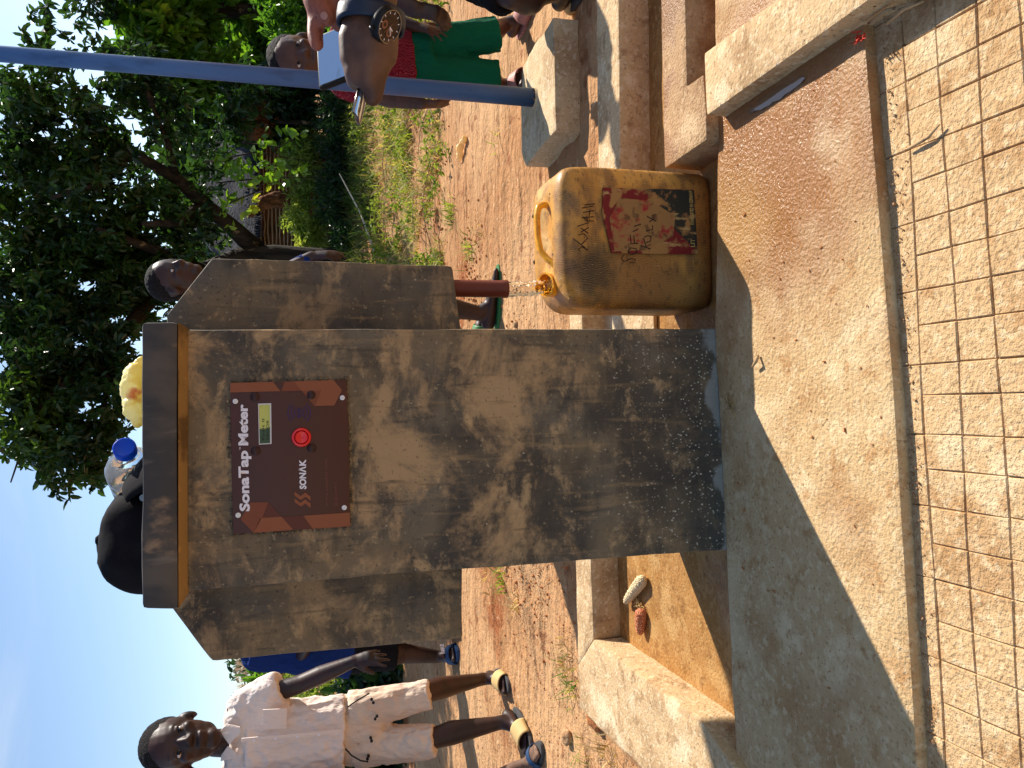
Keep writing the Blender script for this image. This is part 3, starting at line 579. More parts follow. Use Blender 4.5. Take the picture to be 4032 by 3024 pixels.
mesh('display_screen', [pk(x, y, PO - .0006) for x, y in fi], [(0, 1, 2, 3)], 'lcd', panel)
text('display_lettering', 'Ezdit 0', (452, 672), (450, 470), 'black', panel, off=0, mapf=lambda u, w, a, b: pk(a[0] - w * 22, a[1] + (b[1] - a[1]) * u, PO - .0012))
text('display_lettering', 'SALIO8', (492, 672), (489, 490), 'black', panel, off=0, mapf=lambda u, w, a, b: pk(a[0] - w * 22, a[1] + (b[1] - a[1]) * u, PO - .0012))

# ------------------------------------------------------------------ yellow jerrycan, water
JY = 1.515; jx0, jx1 = V(2600, 1216, JY).x, V(2500, 650, JY).x; jcx, jhw = (jx0 + jx1) / 2, (jx1 - jx0) / 2; jd = .105; jz0 = -.06; jz1 = V(2205, 900, JY + .02).z
jc = Vector((jcx, JY + jd, jz0))
jerry = empty('jerrycan', jc, 'grimy yellow jerrycan being filled under the tap pipe', 'jerrycan')
def sring(hw, hd, z, n=72, e=8):
    out = []
    for k in range(n):
        a = 2 * PI * k / n; ca, sa = math.cos(a), math.sin(a); r = 1 / (abs(ca) ** e + abs(sa) ** e) ** (1 / e); out.append(Vector((jcx + hw * ca * r, JY + jd + hd * sa * r, z)))
    return out
prof = [(.3, -.0), (.9, 0), (.965, .006), (.99, .016), (1, .03)] ; hh = jz1 - jz0
zsn = [(s, s, z) for s, z in prof] + [(1.0, 1, .12), (.998, .985, .2), (1.0, .985, hh - .10), (.997, 1, hh - .06), (.985, .985, hh - .03), (.955, .955, hh - .013), (.90, .90, hh - .003), (.80, .8, hh + .004), (.62, .58, hh + .008), (.5, .4, hh + .004), (.3, .22, hh - .004), (.1, .08, hh - .006)]
jv, jf = [], []; n = 72
for a, b, z in zsn: jv += sring(jhw * a, jd * b, jz0 + z)
for v in jv:       # left shoulder slopes down to carry the neck
    if v.z > jz0 + hh - .08:
        t = max(0, min(1, (jcx - jhw * .30 - v.x) / (jhw * .7))); v.z -= .036 * t * t * min(1, (v.z - (jz0 + hh - .08)) / .08)
for v in jv: 
    d = .0035 * nz(v, 9) + .0015 * nz(v, 30); nrm_ = Vector((v.x - jcx, v.y - JY - jd, 0)); v += nrm_.normalized() * d if nrm_.length > .03 else Vector((0, 0, d))
for i in range(len(zsn) - 1):
    for k in range(n): jf.append((i * n + k, i * n + (k + 1) % n, (i + 1) * n + (k + 1) % n, (i + 1) * n + k))
jf += [tuple(range(n - 1, -1, -1)), tuple((len(zsn) - 1) * n + k for k in range(n))]
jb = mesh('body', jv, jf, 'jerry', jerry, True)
md = jb.modifiers.new('s', 'SUBSURF'); md.levels = 1; md.render_levels = 2
nc = V(2147, 1121, JY + .085); mdir = Vector((-.10, -.42, 1)).normalized()
def lathe_at(name, c, ax, prof, m, par, n=40): return disc(name, c, ax, prof, m, par, n)
rn = (V(2147, 1072, JY + .085) - V(2147, 1170, JY + .085)).length / 2 * .95
lathe_at('neck', nc, mdir, [(rn * 1.18, -.075), (rn * 1.12, -.045), (rn * 1.02, -.043), (rn * 1.0, -.036), (rn * 1.08, -.033), (rn * 1.08, -.030), (rn * .98, -.027), (rn * .98, -.022), (rn * 1.06, -.019), (rn * 1.06, -.016), (rn * .97, -.013), (rn * .98, -.008), (rn * 1.04, -.004), (rn * 1.03, 0), (rn * .88, 0), (rn * .86, -.01), (rn * .86, -.06), (rn * .3, -.065)], 'jneck', jerry)
hp = [V(2185, 1045, JY + .06), V(2152, 1018, JY + .075), V(2127, 985, JY + .085), V(2117, 930, JY + .09), V(2114, 850, JY + .09), V(2120, 815, JY + .09), V(2142, 805, JY + .09), V(2178, 815, JY + .09)]
hb = Blob()
for a, b in zip(hp[:-1], hp[1:]): hb.cap(a, b, .0095, .0095, side=Vector((0, 1, 0)), k0=.75)
hb.build('handle', 'jneck', jerry, voxel=.0025, smooth=3)
for x, y in ((2180, 768), (2192, 1005), (2100, 862), (2104, 1040)):
    c = G(x, y, jz1 - .002); c.y = min(c.y, JY + 1.78 * jd); tube('mould_pip', [c, c + Vector((.002, 0, .006)), c + Vector((.004, 0, .009))], [.005, .0055, .002], 'ink', jerry, 8)

JF = JY - .0062
def jfp(x, y, l=0): return V(x, y, JF - l)
lab = shade(from_bm('label', extrude_bm([jfp(x, y) for x, y in ((2375, 738), (2733, 748), (2748, 1001), (2610, 1000), (2410, 995), (2372, 840))], (0, .004, 0), 0), 'lab_red', jerry))
mesh('black_print', [jfp(x, y, .0006) for x, y in ((2530, 742), (2733, 749), (2747, 990), (2680, 925), (2600, 850), (2570, 790))], [(0, 1, 2, 3, 4, 5)], 'lab_black', lab)
mesh('worn_patch', [jfp(x, y, .0009) for x, y in ((2400, 860), (2440, 780), (2560, 790), (2660, 850), (2650, 930), (2540, 985), (2420, 990))], [tuple(range(7))], mat('rubbed_yellow_patch', lin(150, 112, 66), [dict(c=lin(150, 40, 42), s=24, t=(.52, .62), d=8), dict(c=lin(90, 62, 42), s=(60, 60, 60), t=(.5, .62), d=8, a=.8), dict(c=lin(150, 110, 66), s=40, t=(.5, .62), d=8)], rough=.5), lab)
text('label_lettering', 'FORMULATED IN GERMANY', (2733, 884), (2726, 752), 'gold', lab, off=.01, mapf=lambda u, w, a, b: jfp(a[0] + (b[0] - a[0]) * u - w * 14, a[1] + (b[1] - a[1]) * u, .0014))
text('label_lettering', 'LIT', (2735, 972), (2734, 940), 'gold', lab, off=.01, mapf=lambda u, w, a, b: jfp(a[0] - w * 16, a[1] + (b[1] - a[1]) * u, .0014))
def hand_text(strokes, r=.0011):
    mb = MB()
    for s in strokes: mb.tube([jfp(x, y, .0012) for x, y in s], r, 5)
    return mb.build('handwriting', 'ink', jerry)
hz = lambda zx, zy: (2000 + zx / 2.37, 600 + zy / 2.37)
W1 = [[(675, 925), (655, 905), (690, 880), (745, 915)], [(605, 800), (720, 890)], [(655, 770), (710, 760), (745, 800), (690, 855)], [(680, 745), (755, 700)], [(680, 705), (750, 755)], [(650, 690), (755, 655)], [(700, 600), (735, 640), (800, 640)], [(735, 600), (740, 640)], [(690, 610), (800, 600)], [(760, 590), (765, 530)], [(700, 560), (800, 545)], [(690, 520), (800, 500)], [(715, 490), (810, 480)]]
W2 = [[(1085, 955), (1060, 985), (1080, 1020), (1120, 1005), (1150, 990), (1190, 1000), (1185, 1030), (1135, 1030)], [(1120, 920), (1150, 890), (1200, 900), (1200, 940), (1150, 955), (1120, 925)], [(1140, 770), (1150, 850), (1215, 850)], [(1175, 775), (1180, 845)], [(1165, 740), (1215, 715)], [(1180, 690), (1240, 670)]]
W3 = [[(1240, 870), (1330, 900)], [(1265, 800), (1290, 880), (1330, 860)], [(1275, 790), (1310, 775), (1335, 790), (1330, 830), (1290, 840)], [(1290, 735), (1350, 720), (1350, 680)], [(1320, 650), (1370, 610), (1345, 590), (1385, 580)], [(1300, 600), (1380, 640)]]
for w in (W1, W2, W3): hand_text([[hz(*p) for p in s] for s in w])

sv, sf = [], []; ns = 90; nn = 28
w0, w1 = pbot + Vector((0, 0, .004)), nc - mdir * .03 + Vector((0, .0, 0))
for i in range(ns):
    u = i / (ns - 1); c = w0.lerp(w1, u); c.x += -.004 * math.sin(u * 3)
    for k in range(nn):
        a = 2 * PI * k / nn; r = r_p * .92 * (1 - .16 * u) * (1 + .16 * noise.noise(Vector((math.cos(a) * 2.2, math.sin(a) * 2.2, u * 12))) + .26 * u * noise.noise(Vector((math.cos(a) * 3.4, math.sin(a) * 3.4, u * 22 + 9))))
        sv.append(c + Vector((math.cos(a) * r, math.sin(a) * r, 0)))
for i in range(ns - 1):
    for k in range(nn): sf.append((i * nn + k, i * nn + (k + 1) % nn, (i + 1) * nn + (k + 1) % nn, (i + 1) * nn + k))
sf += [tuple(range(nn - 1, -1, -1)), tuple((ns - 1) * nn + k for k in range(nn))]
wat = mesh('water_stream', sv, sf, 'water', None, True); tag(wat, 'clear lumpy stream of water falling from the brown pipe into the jerrycan', 'water')

disc('mortar_collar', pb, Vector((0, 0, 1)), disc_collar, 'block', pole, 28)
dr = random.Random(41); mb = MB()
for k in range(26):
    c = w1 + Vector((dr.gauss(0, .016), dr.gauss(0, .016), dr.uniform(0, .07))); r = dr.uniform(.0008, .002); mb.tube([c - Vector((0, 0, r)), c, c + Vector((0, 0, r))], [r * .5, r, r * .5], 6)
mb.build('splash_drops', 'water', wat)['kind'] = 'stuff'
# ------------------------------------------------------------------ things lying on the kiosk's cap slab
SZ = K(557, 1800, -.035).z + .0015                       # height of the slab top
def S(x, y, off): return K(x, y, off)
capo = .10
cc = S(545, 2090, capo); cc.z = SZ
capt = empty('baseball_cap', cc, 'black cotton baseball cap lying on top of the pillar', 'cap')
cm = pxm(cc.y); chw = (2345 - 1945) / 2 * cm; chh = (SZ - S(372, 2120, capo).z) * -1
ccx = S(545, 2130, capo).x
v, f = [], []; nr, ns_ = 14, 48
for i in range(nr + 1):
    q = PI / 2 * i / nr
    for k in range(ns_):
        a = 2 * PI * k / ns_; r = math.cos(q) ** .72; w = .005 * math.sin(a * 6) * math.sin(2 * q)
        p = Vector((ccx + (chw * .98 + w) * r * math.cos(a), cc.y + .035 + (.095 + w) * r * math.sin(a), SZ + chh * math.sin(q) ** 1.0))
        p.z += .008 * nz(p, 14) * math.sin(q) - .006 * math.cos(a) * math.sin(q); v.append(p)
for i in range(nr):
    for k in range(ns_): f.append((i * ns_ + k, i * ns_ + (k + 1) % ns_, (i + 1) * ns_ + (k + 1) % ns_, (i + 1) * ns_ + k))
mesh('crown_panels', v, f, 'cap', capt, True)
bt = Vector((ccx - .0, cc.y + .035, SZ + chh)); disc('top_button', bt - Vector((0, 0, .002)), Vector((0, 0, 1)), [(.009, 0), (.0095, .004), (.006, .008), (0, .009)], 'cap', capt, 16)
# peak on the far right side, stiff and curved
v, f = [], []
for i in range(9):
    for k in range(13):
        a = (k - 6) / 6 * 1.1; r = .088 + .062 * i / 8; s_ = .095 if i == 0 else .095
        p = Vector((ccx + chw * .55 + (r - .05) * math.cos(a) * 1.0, cc.y + .035 + r * math.sin(a) * .9, SZ + .052 - .045 * (i / 8) ** 1.4 - .014 * (a) ** 2)); v.append(p)
for i in range(8):
    for k in range(12): f.append((i * 13 + k, i * 13 + k + 1, (i + 1) * 13 + k + 1, (i + 1) * 13 + k))
o = mesh('peak', v, f, 'cap', capt, True); md = o.modifiers.new('t', 'SOLIDIFY'); md.thickness = .004
v = S(552, 1945, capo); disc('strap_buckle', Vector((v.x, cc.y - .05, SZ + .010)), Vector((0, -1, .2)), [(.006, 0), (.006, .002), (0, .002)], 'steel', capt, 12)
# water bottle lying with its cap towards the viewer
bR = .046
bo = .085; b0 = S(520, 1764, bo); brr = 37 * pxm(b0.y)
bax = (Vector((-.55, .82, 0))).normalized(); bottle = empty('water_bottle', Vector((b0.x, b0.y, SZ)), 'clear plastic water bottle with blue cap lying on the pillar beside the black cap', 'bottle')
bc0 = Vector((b0.x, b0.y, SZ + bR)); bc0.z = SZ + bR
disc('bottle_body', bc0, bax, [(.0155, -.002), (.0155, .012), (.0185, .013), (.0185, .016), (.017, .02), (.024, .035), (.039, .058), (bR, .075), (bR, .09), (bR * .95, .094), (bR, .098), (bR, .12), (bR * .95, .124), (bR, .128), (bR, .165), (bR * .95, .17), (bR, .175), (bR, .2), (bR * .85, .21), (0, .205)], 'pet', bottle, 40)
disc('bottle_cap', bc0, -bax, [(.0190, -.014), (.0194, .001), (.0190, .004), (.0172, .0055), (.0150, .0045), (0, .0045)], 'bluecap', bottle, 40)
# bright yellow crumpled bag
go = .07; gb = S(548, 1530, go); B = Blob(); rr = random.Random(2)
def gs(x, y, o=go): return S(x, y, o)
zb = SZ + .02
for (x0, y0), (x1, y1), r0, r1 in [((520, 1470), (518, 1600), .020, .022), ((520, 1500), (500, 1540), .022, .018), ((512, 1560), (535, 1640), .02, .013), ((528, 1440), (545, 1405), .013, .004), ((535, 1630), (520, 1668), .012, .007)]:
    a, b = gs(x0, y0), gs(x1, y1); a.z = max(a.z - .006, SZ + r0 * .55); b.z = max(b.z - .006, SZ + r1 * .55); B.cap(a, b, r0, r1)
bg = B.build('plastic_bag', 'bag', None, voxel=.003, smooth=3, disp=folds(.0045, 26, 3, (1, 1, 1))); tag(bg, 'crumpled thin pale yellow plastic bag lying on top of the pillar', 'bag')

# ------------------------------------------------------------------ litter, cobs, stones
def cob(name, p0, p1, r, m, lab):
    p0, p1 = Vector(p0), Vector(p1); t = (p1 - p0); v, f = [], []; nn = 30; nr = 40; ax = t.normalized(); s = ax.orthogonal().normalized(); w = ax.cross(s)
    for i in range(nr + 1):
        u = i / nr; rad = r * (min(1, (u + .02) * 7) ** .5) * (1 - .45 * u ** 2.2) * min(1, (1.01 - u) * 8) ** .5
        for k in range(nn):
            a = 2 * PI * k / nn; rr_ = rad * (1 + .09 * math.sin(a * 6) * math.sin(u * 60) + .05 * noise.noise(Vector((a, u * 9, r * 99))))
            v.append(p0 + t * u + (s * math.cos(a) + w * math.sin(a)) * rr_)
    for i in range(nr):
        for k in range(nn): f.append((i * nn + k, i * nn + (k + 1) % nn, (i + 1) * nn + (k + 1) % nn, (i + 1) * nn + k))
    f += [tuple(range(nn - 1, -1, -1)), tuple(nr * nn + k for k in range(nn))]
    return tag(mesh(name, v, f, m, None, True), lab, 'corn cob')
q0, q1 = G(2535, 2275, -.045), G(2460, 2375, -.045); cob('corn_cob', q0, q1, .0165, 'cob', 'pale shelled corn cob leaning in the left trough nearest the pillar')
q0, q1 = G(2525, 2398, -.047), G(2520, 2500, -.047); cob('corn_cob', q0, q1, .0165, 'cobred', 'shorter reddish corn cob on the trough floor below the pale one')
def husk(p, n, r, m, sd):
    rs = random.Random(sd); mb = MB()
    for k in range(n):
        a = rs.uniform(0, 6.28); c = p + Vector((rs.uniform(-r, r), rs.uniform(-r, r), .002)); pts = [c]
        for j in range(3): c = c + Vector((math.cos(a) * r * .5, math.sin(a) * r * .5, rs.uniform(-.002, .006))); a += rs.uniform(-.8, .8); pts.append(c)
        mb.tube(pts, [.0012, .001, .0008, .0004], 4)
    return mb
o = husk(G(2520, 2385, -.055), 26, .014, 'straw', 4).build('corn_husk_shreds', 'straw'); tag(o, 'dry husk shreds between the two corn cobs', 'husk', kind='stuff')
o = husk(G(2880, 68, -.035), 60, .016, 'tangle', 9).build('thread_tangle', 'tangle'); tag(o, 'tangle of bright red plastic thread in the wet drain at the right', 'thread', kind='stuff')
o = husk(G(3395, 145, .006), 14, .008, 'tangle', 3).build('thread_tangle', 'tangle'); tag(o, 'small scrap of red thread at the front right corner of the platform', 'thread', kind='stuff')
o = tag(tube('dry_twig', [G(2985, 1400, .004), G(2975, 1425, .012), G(2962, 1445, .010)], [.003, .0035, .002], 'twig'), 'short dark stick on the platform at the shadow edge in front of the pillar', 'twig')
mb = husk(G(2885, 1600, .004), 12, .012, 'straw', 12); o = mb.build('straw_clump', 'straw'); tag(o, 'small clump of grey straw at the foot of the pillar', 'straw', kind='stuff')
for (pts, lab) in (([(3490, 95), (3560, 35), (3640, 5)], 'long pale twig lying across the corner of the scored path'), ([(3420, 92), (3490, 40), (3600, 14)], 'thin dry stalk beside the side kerb')):
    tag(tube('dry_twig', [G(x, y, .006) for x, y in pts], [.0022, .0026, .0015], 'twig'), lab, 'twig')
for (pts, lab) in (([(3565, 590), (3620, 560), (3655, 540), (3700, 490)], 'dark curled dry leaf stalk on the scored path tiles'),): tag(tube('dry_twig', [G(x, y, -.012) for x, y in pts], [.0015, .003, .0026, .001], 'twig'), lab, 'twig')
# debris in the joint at the foot of the platform step
rs = random.Random(11); mb = MB()
for k in range(380):
    x = rs.uniform(-.6, .62); y = .905 + .052 * (x - .0) + .022 - abs(rs.gauss(0, .010)) ; r = rs.uniform(.0004, .0016) * (2 if rs.random() < .06 else 1); c = Vector((x, y, -.019 + r * .3)); a = rs.uniform(0, 3)
    mb.tube([c, c + Vector((math.cos(a), math.sin(a), .2)) * r * 1.5], [r, r * .7], 5)
o = mb.build('joint_grit', 'stone', None, False); tag(o, 'grit and crumbs along the foot of the platform step', 'grit', kind='stuff')
mb = MB()
for k in range(150):
    u = rs.random(); x = rs.uniform(-.6, .5); y = rs.uniform(.95, 1.38); r = rs.uniform(.0005, .0014) * (1.0 if rs.random() < .9 else 1.6); c = Vector((x, y, .001)); a = rs.uniform(0, 3)
    mb.tube([c, c + Vector((math.cos(a), math.sin(a), .1)) * r * rs.uniform(1, 4)], [r, r * .6], 5)
o = mb.build('grit', 'clod', None, False); tag(o, 'scattered grit and crumbs lying on the tap platform', 'grit', kind='stuff')
def lump(name, p, r, m, lab, cat, sd, flat=.6, grp=None):
    bm = bmesh.new(); bmesh.ops.create_icosphere(bm, subdivisions=3, radius=1); rs_ = random.Random(sd); o3 = rs_.uniform(0, 50)
    for v in bm.verts:
        d = 1 + .38 * noise.noise(v.co * 1.3 + Vector((o3, 0, 0))) + .16 * noise.noise(v.co * 3.5 + Vector((0, o3, 0))); v.co = Vector((v.co.x * d * r, v.co.y * d * r * rs_.uniform(.98, 1.0), v.co.z * d * r * flat)) + Vector(p) + Vector((0, 0, r * flat * .55))
    return tag(from_bm(name, bm, m, None, True), lab, cat, grp)
ST = [((2300, 2700), .02, 'pale stone with a sharp top left of the left kerb'), ((2420, 2770), .016, 'small pointed stone just outside the left kerb footing'), ((2010, 2240), .013, 'small pebble near the pillar on the dug soil'),
      ((2095, 2950), .012, 'pebble beside the tan sandal'), ((2240, 2900), .03, 'flat pale lump at the left edge of the soil'), ((2035, 1275), .017, 'small stone on the soil between pipe and pillar'), ((2330, 2620), .011, 'tiny stone below the dug earth')]
for i, ((x, y), r, l) in enumerate(ST):
    p = G(x, y, GZ); lump('stone', on(p.x, p.y, -.002), r, 'stone', l, 'stone', 30 + i)
p = G(2360, 2800, GZ); lump('soil_clod', on(p.x, p.y - .0, -.01), .055, 'clod', 'large red soil clod outside the left kerb', 'clod', 71, .5)
rs = random.Random(21); mb = MB()
def clods(cx, cy, sx, sy, n, r0, r1):
    for k in range(n):
        x, y = rs.gauss(cx, sx), rs.gauss(cy, sy)
        if y < 2.25 and -1.0 < x < 2: continue
        r = rs.uniform(r0, r1) ; r *= .62; c = on(x, y, r * .1); d = Vector((rs.uniform(-1, 1), rs.uniform(-1, 1), rs.uniform(-.3, .3))) * r * .7; mb.tube([c - d, c - d * .4, c + d * .5, c + d], [r * .4, r * rs.uniform(.8, 1), r * rs.uniform(.7, 1), r * .35], 6)
clods(-.62, 3.0, .22, .28, 420, .003, .014); clods(.15, 3.4, .2, .25, 300, .003, .013); clods(.9, 5.0, 1.0, .3, 700, .004, .018); clods(-1.2, 2.6, .5, .4, 300, .002, .007); clods(.6, 3.2, .9, .9, 260, .002, .006)
clods(0.4, 3.9, .25, .12, 200, .004, .018); clods(-1.5, 3.4, .6, .6, 250, .002, .007)
o = mb.build('soil_crumbs', 'clod', None, False); tag(o, 'loose red soil crumbs and clods', 'soil', kind='stuff')
# scrap bag on the soil
B = Blob(); a, b = G(1850, 540, GZ), G(1825, 640, GZ); B.cap(on(a.x, a.y, .012), on((a.x + b.x) / 2, (a.y + b.y) / 2, .02), .01, .024, k0=.5).cap(on((a.x + b.x) / 2, (a.y + b.y) / 2, .02), on(b.x, b.y, .01), .024, .008, k0=.5)
tag(B.build('plastic_scrap', 'scrap', None, voxel=.004, smooth=2, disp=folds(.010, 18, 8, (1, 1, 1))), 'crumpled cream plastic scrap lying on the red soil', 'scrap')
B = Blob(); a = G(2262, 55, GZ); B.cap(on(a.x, a.y, .01), on(a.x + .05, a.y + .02, .015), .012, .02, k0=.6)
tag(B.build('plastic_scrap', 'scrap', None, voxel=.004, smooth=2, disp=folds(.009, 22, 2, (1, 1, 1))), 'small crumpled scrap by the right end of the pale block', 'scrap')

# ------------------------------------------------------------------ grass and weeds
def blades(cx, cy, sx, sy, n, h, m, name, sd, lab, lean=.5, wid=.012, uni=False, cond=None, segs=3, z=None):
    r = np.random.default_rng(sd); P = []
    x = r.uniform(cx - sx, cx + sx, n) if uni else r.normal(cx, sx, n); y = r.uniform(cy - sy, cy + sy, n) if uni else r.normal(cy, sy, n)
    V_, F_ = [], []; k = 0
    for i in range(n):
        if cond and not cond(x[i], y[i]): continue
        b = on(x[i], y[i], -.003) if z is None else Vector((x[i], y[i], z)); a = r.uniform(0, 6.283); d = np.array([math.cos(a), math.sin(a), 0]); hh_ = h * r.uniform(.4, 1.25); ln = hh_ * lean * r.uniform(.2, 1.6)
        s = np.array([-d[1], d[0], 0]) * hh_ * wid * r.uniform(.7, 1.6); bb = np.array(b)
        for j in range(segs + 1):
            u = j / segs; p = bb + d * ln * u ** 1.6 + np.array([0, 0, hh_ * (u - .25 * u * u * min(1.5, lean))]); w = (1 - u) ** .7 + .06; V_ += [p - s * w, p + s * w]
        for j in range(segs): F_.append((k + 2 * j, k + 2 * j + 1, k + 2 * j + 3, k + 2 * j + 2))
        k += 2 * segs + 2
    o = np_mesh(name, np.array(V_), np.array(F_), m); return tag(o, lab, 'grass', kind='stuff')
gd = lambda x, y: noise.noise(Vector((x * 1.3, y * 1.1, 5))) > -.22 or y > 8
blades(2.4, 8.2, 3.6, 2.8, 15000, .13, 'grass', 'grass', 1, 'mixed green and dry grass growing behind the bare soil', lean=1.0, wid=.03, uni=True, cond=lambda x, y: gd(x, y) and not (x < 1.2 and y < 5.6))
blades(2.4, 7.2, 3.6, 2.4, 8000, .10, 'straw', 'dry_grass', 2, 'dry straw lying among the green grass', lean=2.2, wid=.03, uni=True, cond=gd)
blades(2.2, 6.0, 3.2, .5, 5000, .12, 'grass', 'grass', 15, 'green grass fringe along the soil bank', lean=1.1, wid=.035, uni=True, cond=lambda x, y: noise.noise(Vector((x * 2.3, y * 2, 9))) > -.05 and x > .3)
blades(2.0, 5.5, 2.2, .8, 5200, .10, 'straw', 'dry_grass', 3, 'dead stalks on the broken soil bank', lean=2.0, wid=.03, uni=True, cond=lambda x, y: noise.noise(Vector((x * 2.1, y * 1.7, 3))) > .0 and x > .1)
blades(2.0, 5.3, 2.0, .7, 2600, .11, 'grass', 'grass', 18, 'sparse green grass on the broken soil bank', lean=1.2, wid=.03, uni=True, cond=lambda x, y: noise.noise(Vector((x * 2.6, y * 2.1, 13))) > .1 and x > .1)
tuft = [((2235, 2670), 50, .07, 'grass'), ((1990, 2270), 40, .09, 'grass'), ((2060, 2380), 26, .08, 'straw'), ((1790, 830), 60, .10, 'grass'), ((1860, 1000), 40, .09, 'grass'), ((1700, 700), 60, .10, 'grass'), ((2060, 2880), 30, .05, 'grass'), ((2300, 2990), 40, .05, 'grass'), ((1965, 560), 14, .07, 'grass'), ((1985, 230), 8, .07, 'grass'), ((2400, 2960), 40, .07, 'straw'), ((1900, 900), 24, .07, 'straw'), ((1745, 1030), 60, .11, 'grass'), ((1745, 520), 40, .1, 'grass'),
        ((2230, 2600), 30, .06, 'straw'), ((1930, 2300), 30, .07, 'straw')]
for i, ((x, y), n, h, m) in enumerate(tuft):
    p = G(x, y, GZ); blades(p.x, p.y, .045, .05, n, h, m, 'grass_tuft', 40 + i, 'small tuft of thin grass on the bare red soil', lean=1.3, wid=.03)
cs = []; rs = random.Random(77)
for k in range(330):
    x, y = rs.uniform(.1, 5), rs.uniform(4.6, 9)
    if noise.noise(Vector((x * 1.1, y * 1.4, 2))) < -.12: continue
    r_ = rs.uniform(.04, .15); p = on(x, y, r_ * .45); cs.append((tuple(p), (r_ * 2.0, r_ * 1.3, r_ * .7), int(6 + r_ * 130)))
o = crown('weeds', cs, .034, 'weed', None, per=5, shell=.1, seed=91, wid=.5); tag(o, 'low leafy weeds growing through the grass', 'weeds', kind='stuff')
cs = [(tuple(on(x, y, .05)), (.1, .08, .05), 16) for x, y in [(rs.uniform(.2, 3.6), rs.uniform(4.3, 5.6)) for _ in range(34)]]
o = crown('weeds', cs, .03, 'weed', None, per=4, shell=.1, seed=92, wid=.42); tag(o, 'leafy weeds on the edge of the bare soil', 'weeds', kind='stuff')
# dry stalks lying about
mb = MB(); rs = random.Random(33)
for k in range(90):
    x, y = rs.uniform(.2, 3.5), rs.uniform(4.6, 7.0); a = rs.uniform(0, 6.28); L = rs.uniform(.1, .5); p0 = on(x, y, .02); p1 = on(x + math.cos(a) * L, y + math.sin(a) * L, rs.uniform(.02, .09)); mb.tube([p0, (p0 + p1) / 2 + Vector((0, 0, rs.uniform(0, .04))), p1], [.004, .0035, .002], 5)
for k in range(60):
    x, y = rs.uniform(-1.3, .3), rs.uniform(2.5, 3.6); a = rs.uniform(0, 6.28); L = rs.uniform(.03, .10); p0 = on(x, y, .006); p1 = on(x + math.cos(a) * L, y + math.sin(a) * L, .01); mb.tube([p0, (p0 + p1) / 2 + Vector((0, 0, .006)), p1], [.0014, .0013, .0008], 4)
o = mb.build('dry_stalks', 'twig'); tag(o, 'dry stalks and straw scattered over soil and grass', 'stalks', kind='stuff')

# ------------------------------------------------------------------ big tree, vine, shrubs, hut
def P3(x, y, Y): return V(x, y, Y)
tree = empty('broad_leaf_tree', on(P3(1430, 1040, 8.93).x, 8.93), 'huge dark leafy tree spreading over the sky behind the pillar', 'tree')
cl = []
tb = P3(1440, 1045, 8.93); tb = on(tb.x, 8.93, -.05)
T1 = [tb, P3(1250, 1040, 8.93), P3(1080, 1025, 8.87), P3(960, 1030, 8.80), P3(820, 1080, 8.68), P3(620, 1150, 8.56), P3(350, 1240, 8.43), P3(80, 1280, 8.43)]
tube('trunk', T1, [.22, .18, .17, .16, .14, .12, .09, .05], 'bark', tree, 14)
for pts, r in ([[P3(1010, 985, 8.87), P3(920, 900, 8.68), P3(800, 800, 8.43), P3(690, 700, 8.18), P3(520, 600, 7.94), P3(330, 470, 7.69)], (.11, .09, .075, .06, .045, .02)], [[P3(800, 800, 8.43), P3(700, 880, 8.18), P3(560, 880, 7.81)], (.06, .045, .02)],
               [[P3(690, 700, 8.18), P3(660, 560, 7.94), P3(600, 420, 7.69)], (.05, .03, .015)], [[P3(620, 1150, 8.56), P3(450, 1350, 8.06), P3(250, 1520, 7.69), P3(190, 1750, 7.44)], (.08, .055, .035, .015)],
               [[P3(820, 1080, 8.68), P3(600, 980, 8.18), P3(380, 900, 7.69)], (.09, .05, .02)], [[P3(520, 600, 7.94), P3(400, 720, 7.56), P3(200, 780, 7.44)], (.04, .03, .015)],
               [[P3(250, 1520, 7.69), P3(130, 1640, 7.56), P3(42, 1900, 7.44)], (.03, .015, .006)], [[P3(350, 1240, 8.43), P3(420, 1500, 7.81), P3(400, 1740, 7.56)], (.05, .03, .01)],
               [[P3(600, 420, 7.69), P3(560, 300, 7.81), P3(500, 180, 7.94)], (.03, .02, .01)]):
    tube('branch', pts, list(r), 'bark', tree, 10)
cl = []
TS = 1.0
def c_(x, y, rp, n, Y=6.6, ry=.6):
    Y = Y * TS; s = pxm(Y); cl.append((tuple(P3(x, y, Y)), (rp * s, ry, rp * s), n))
TS = 1.24
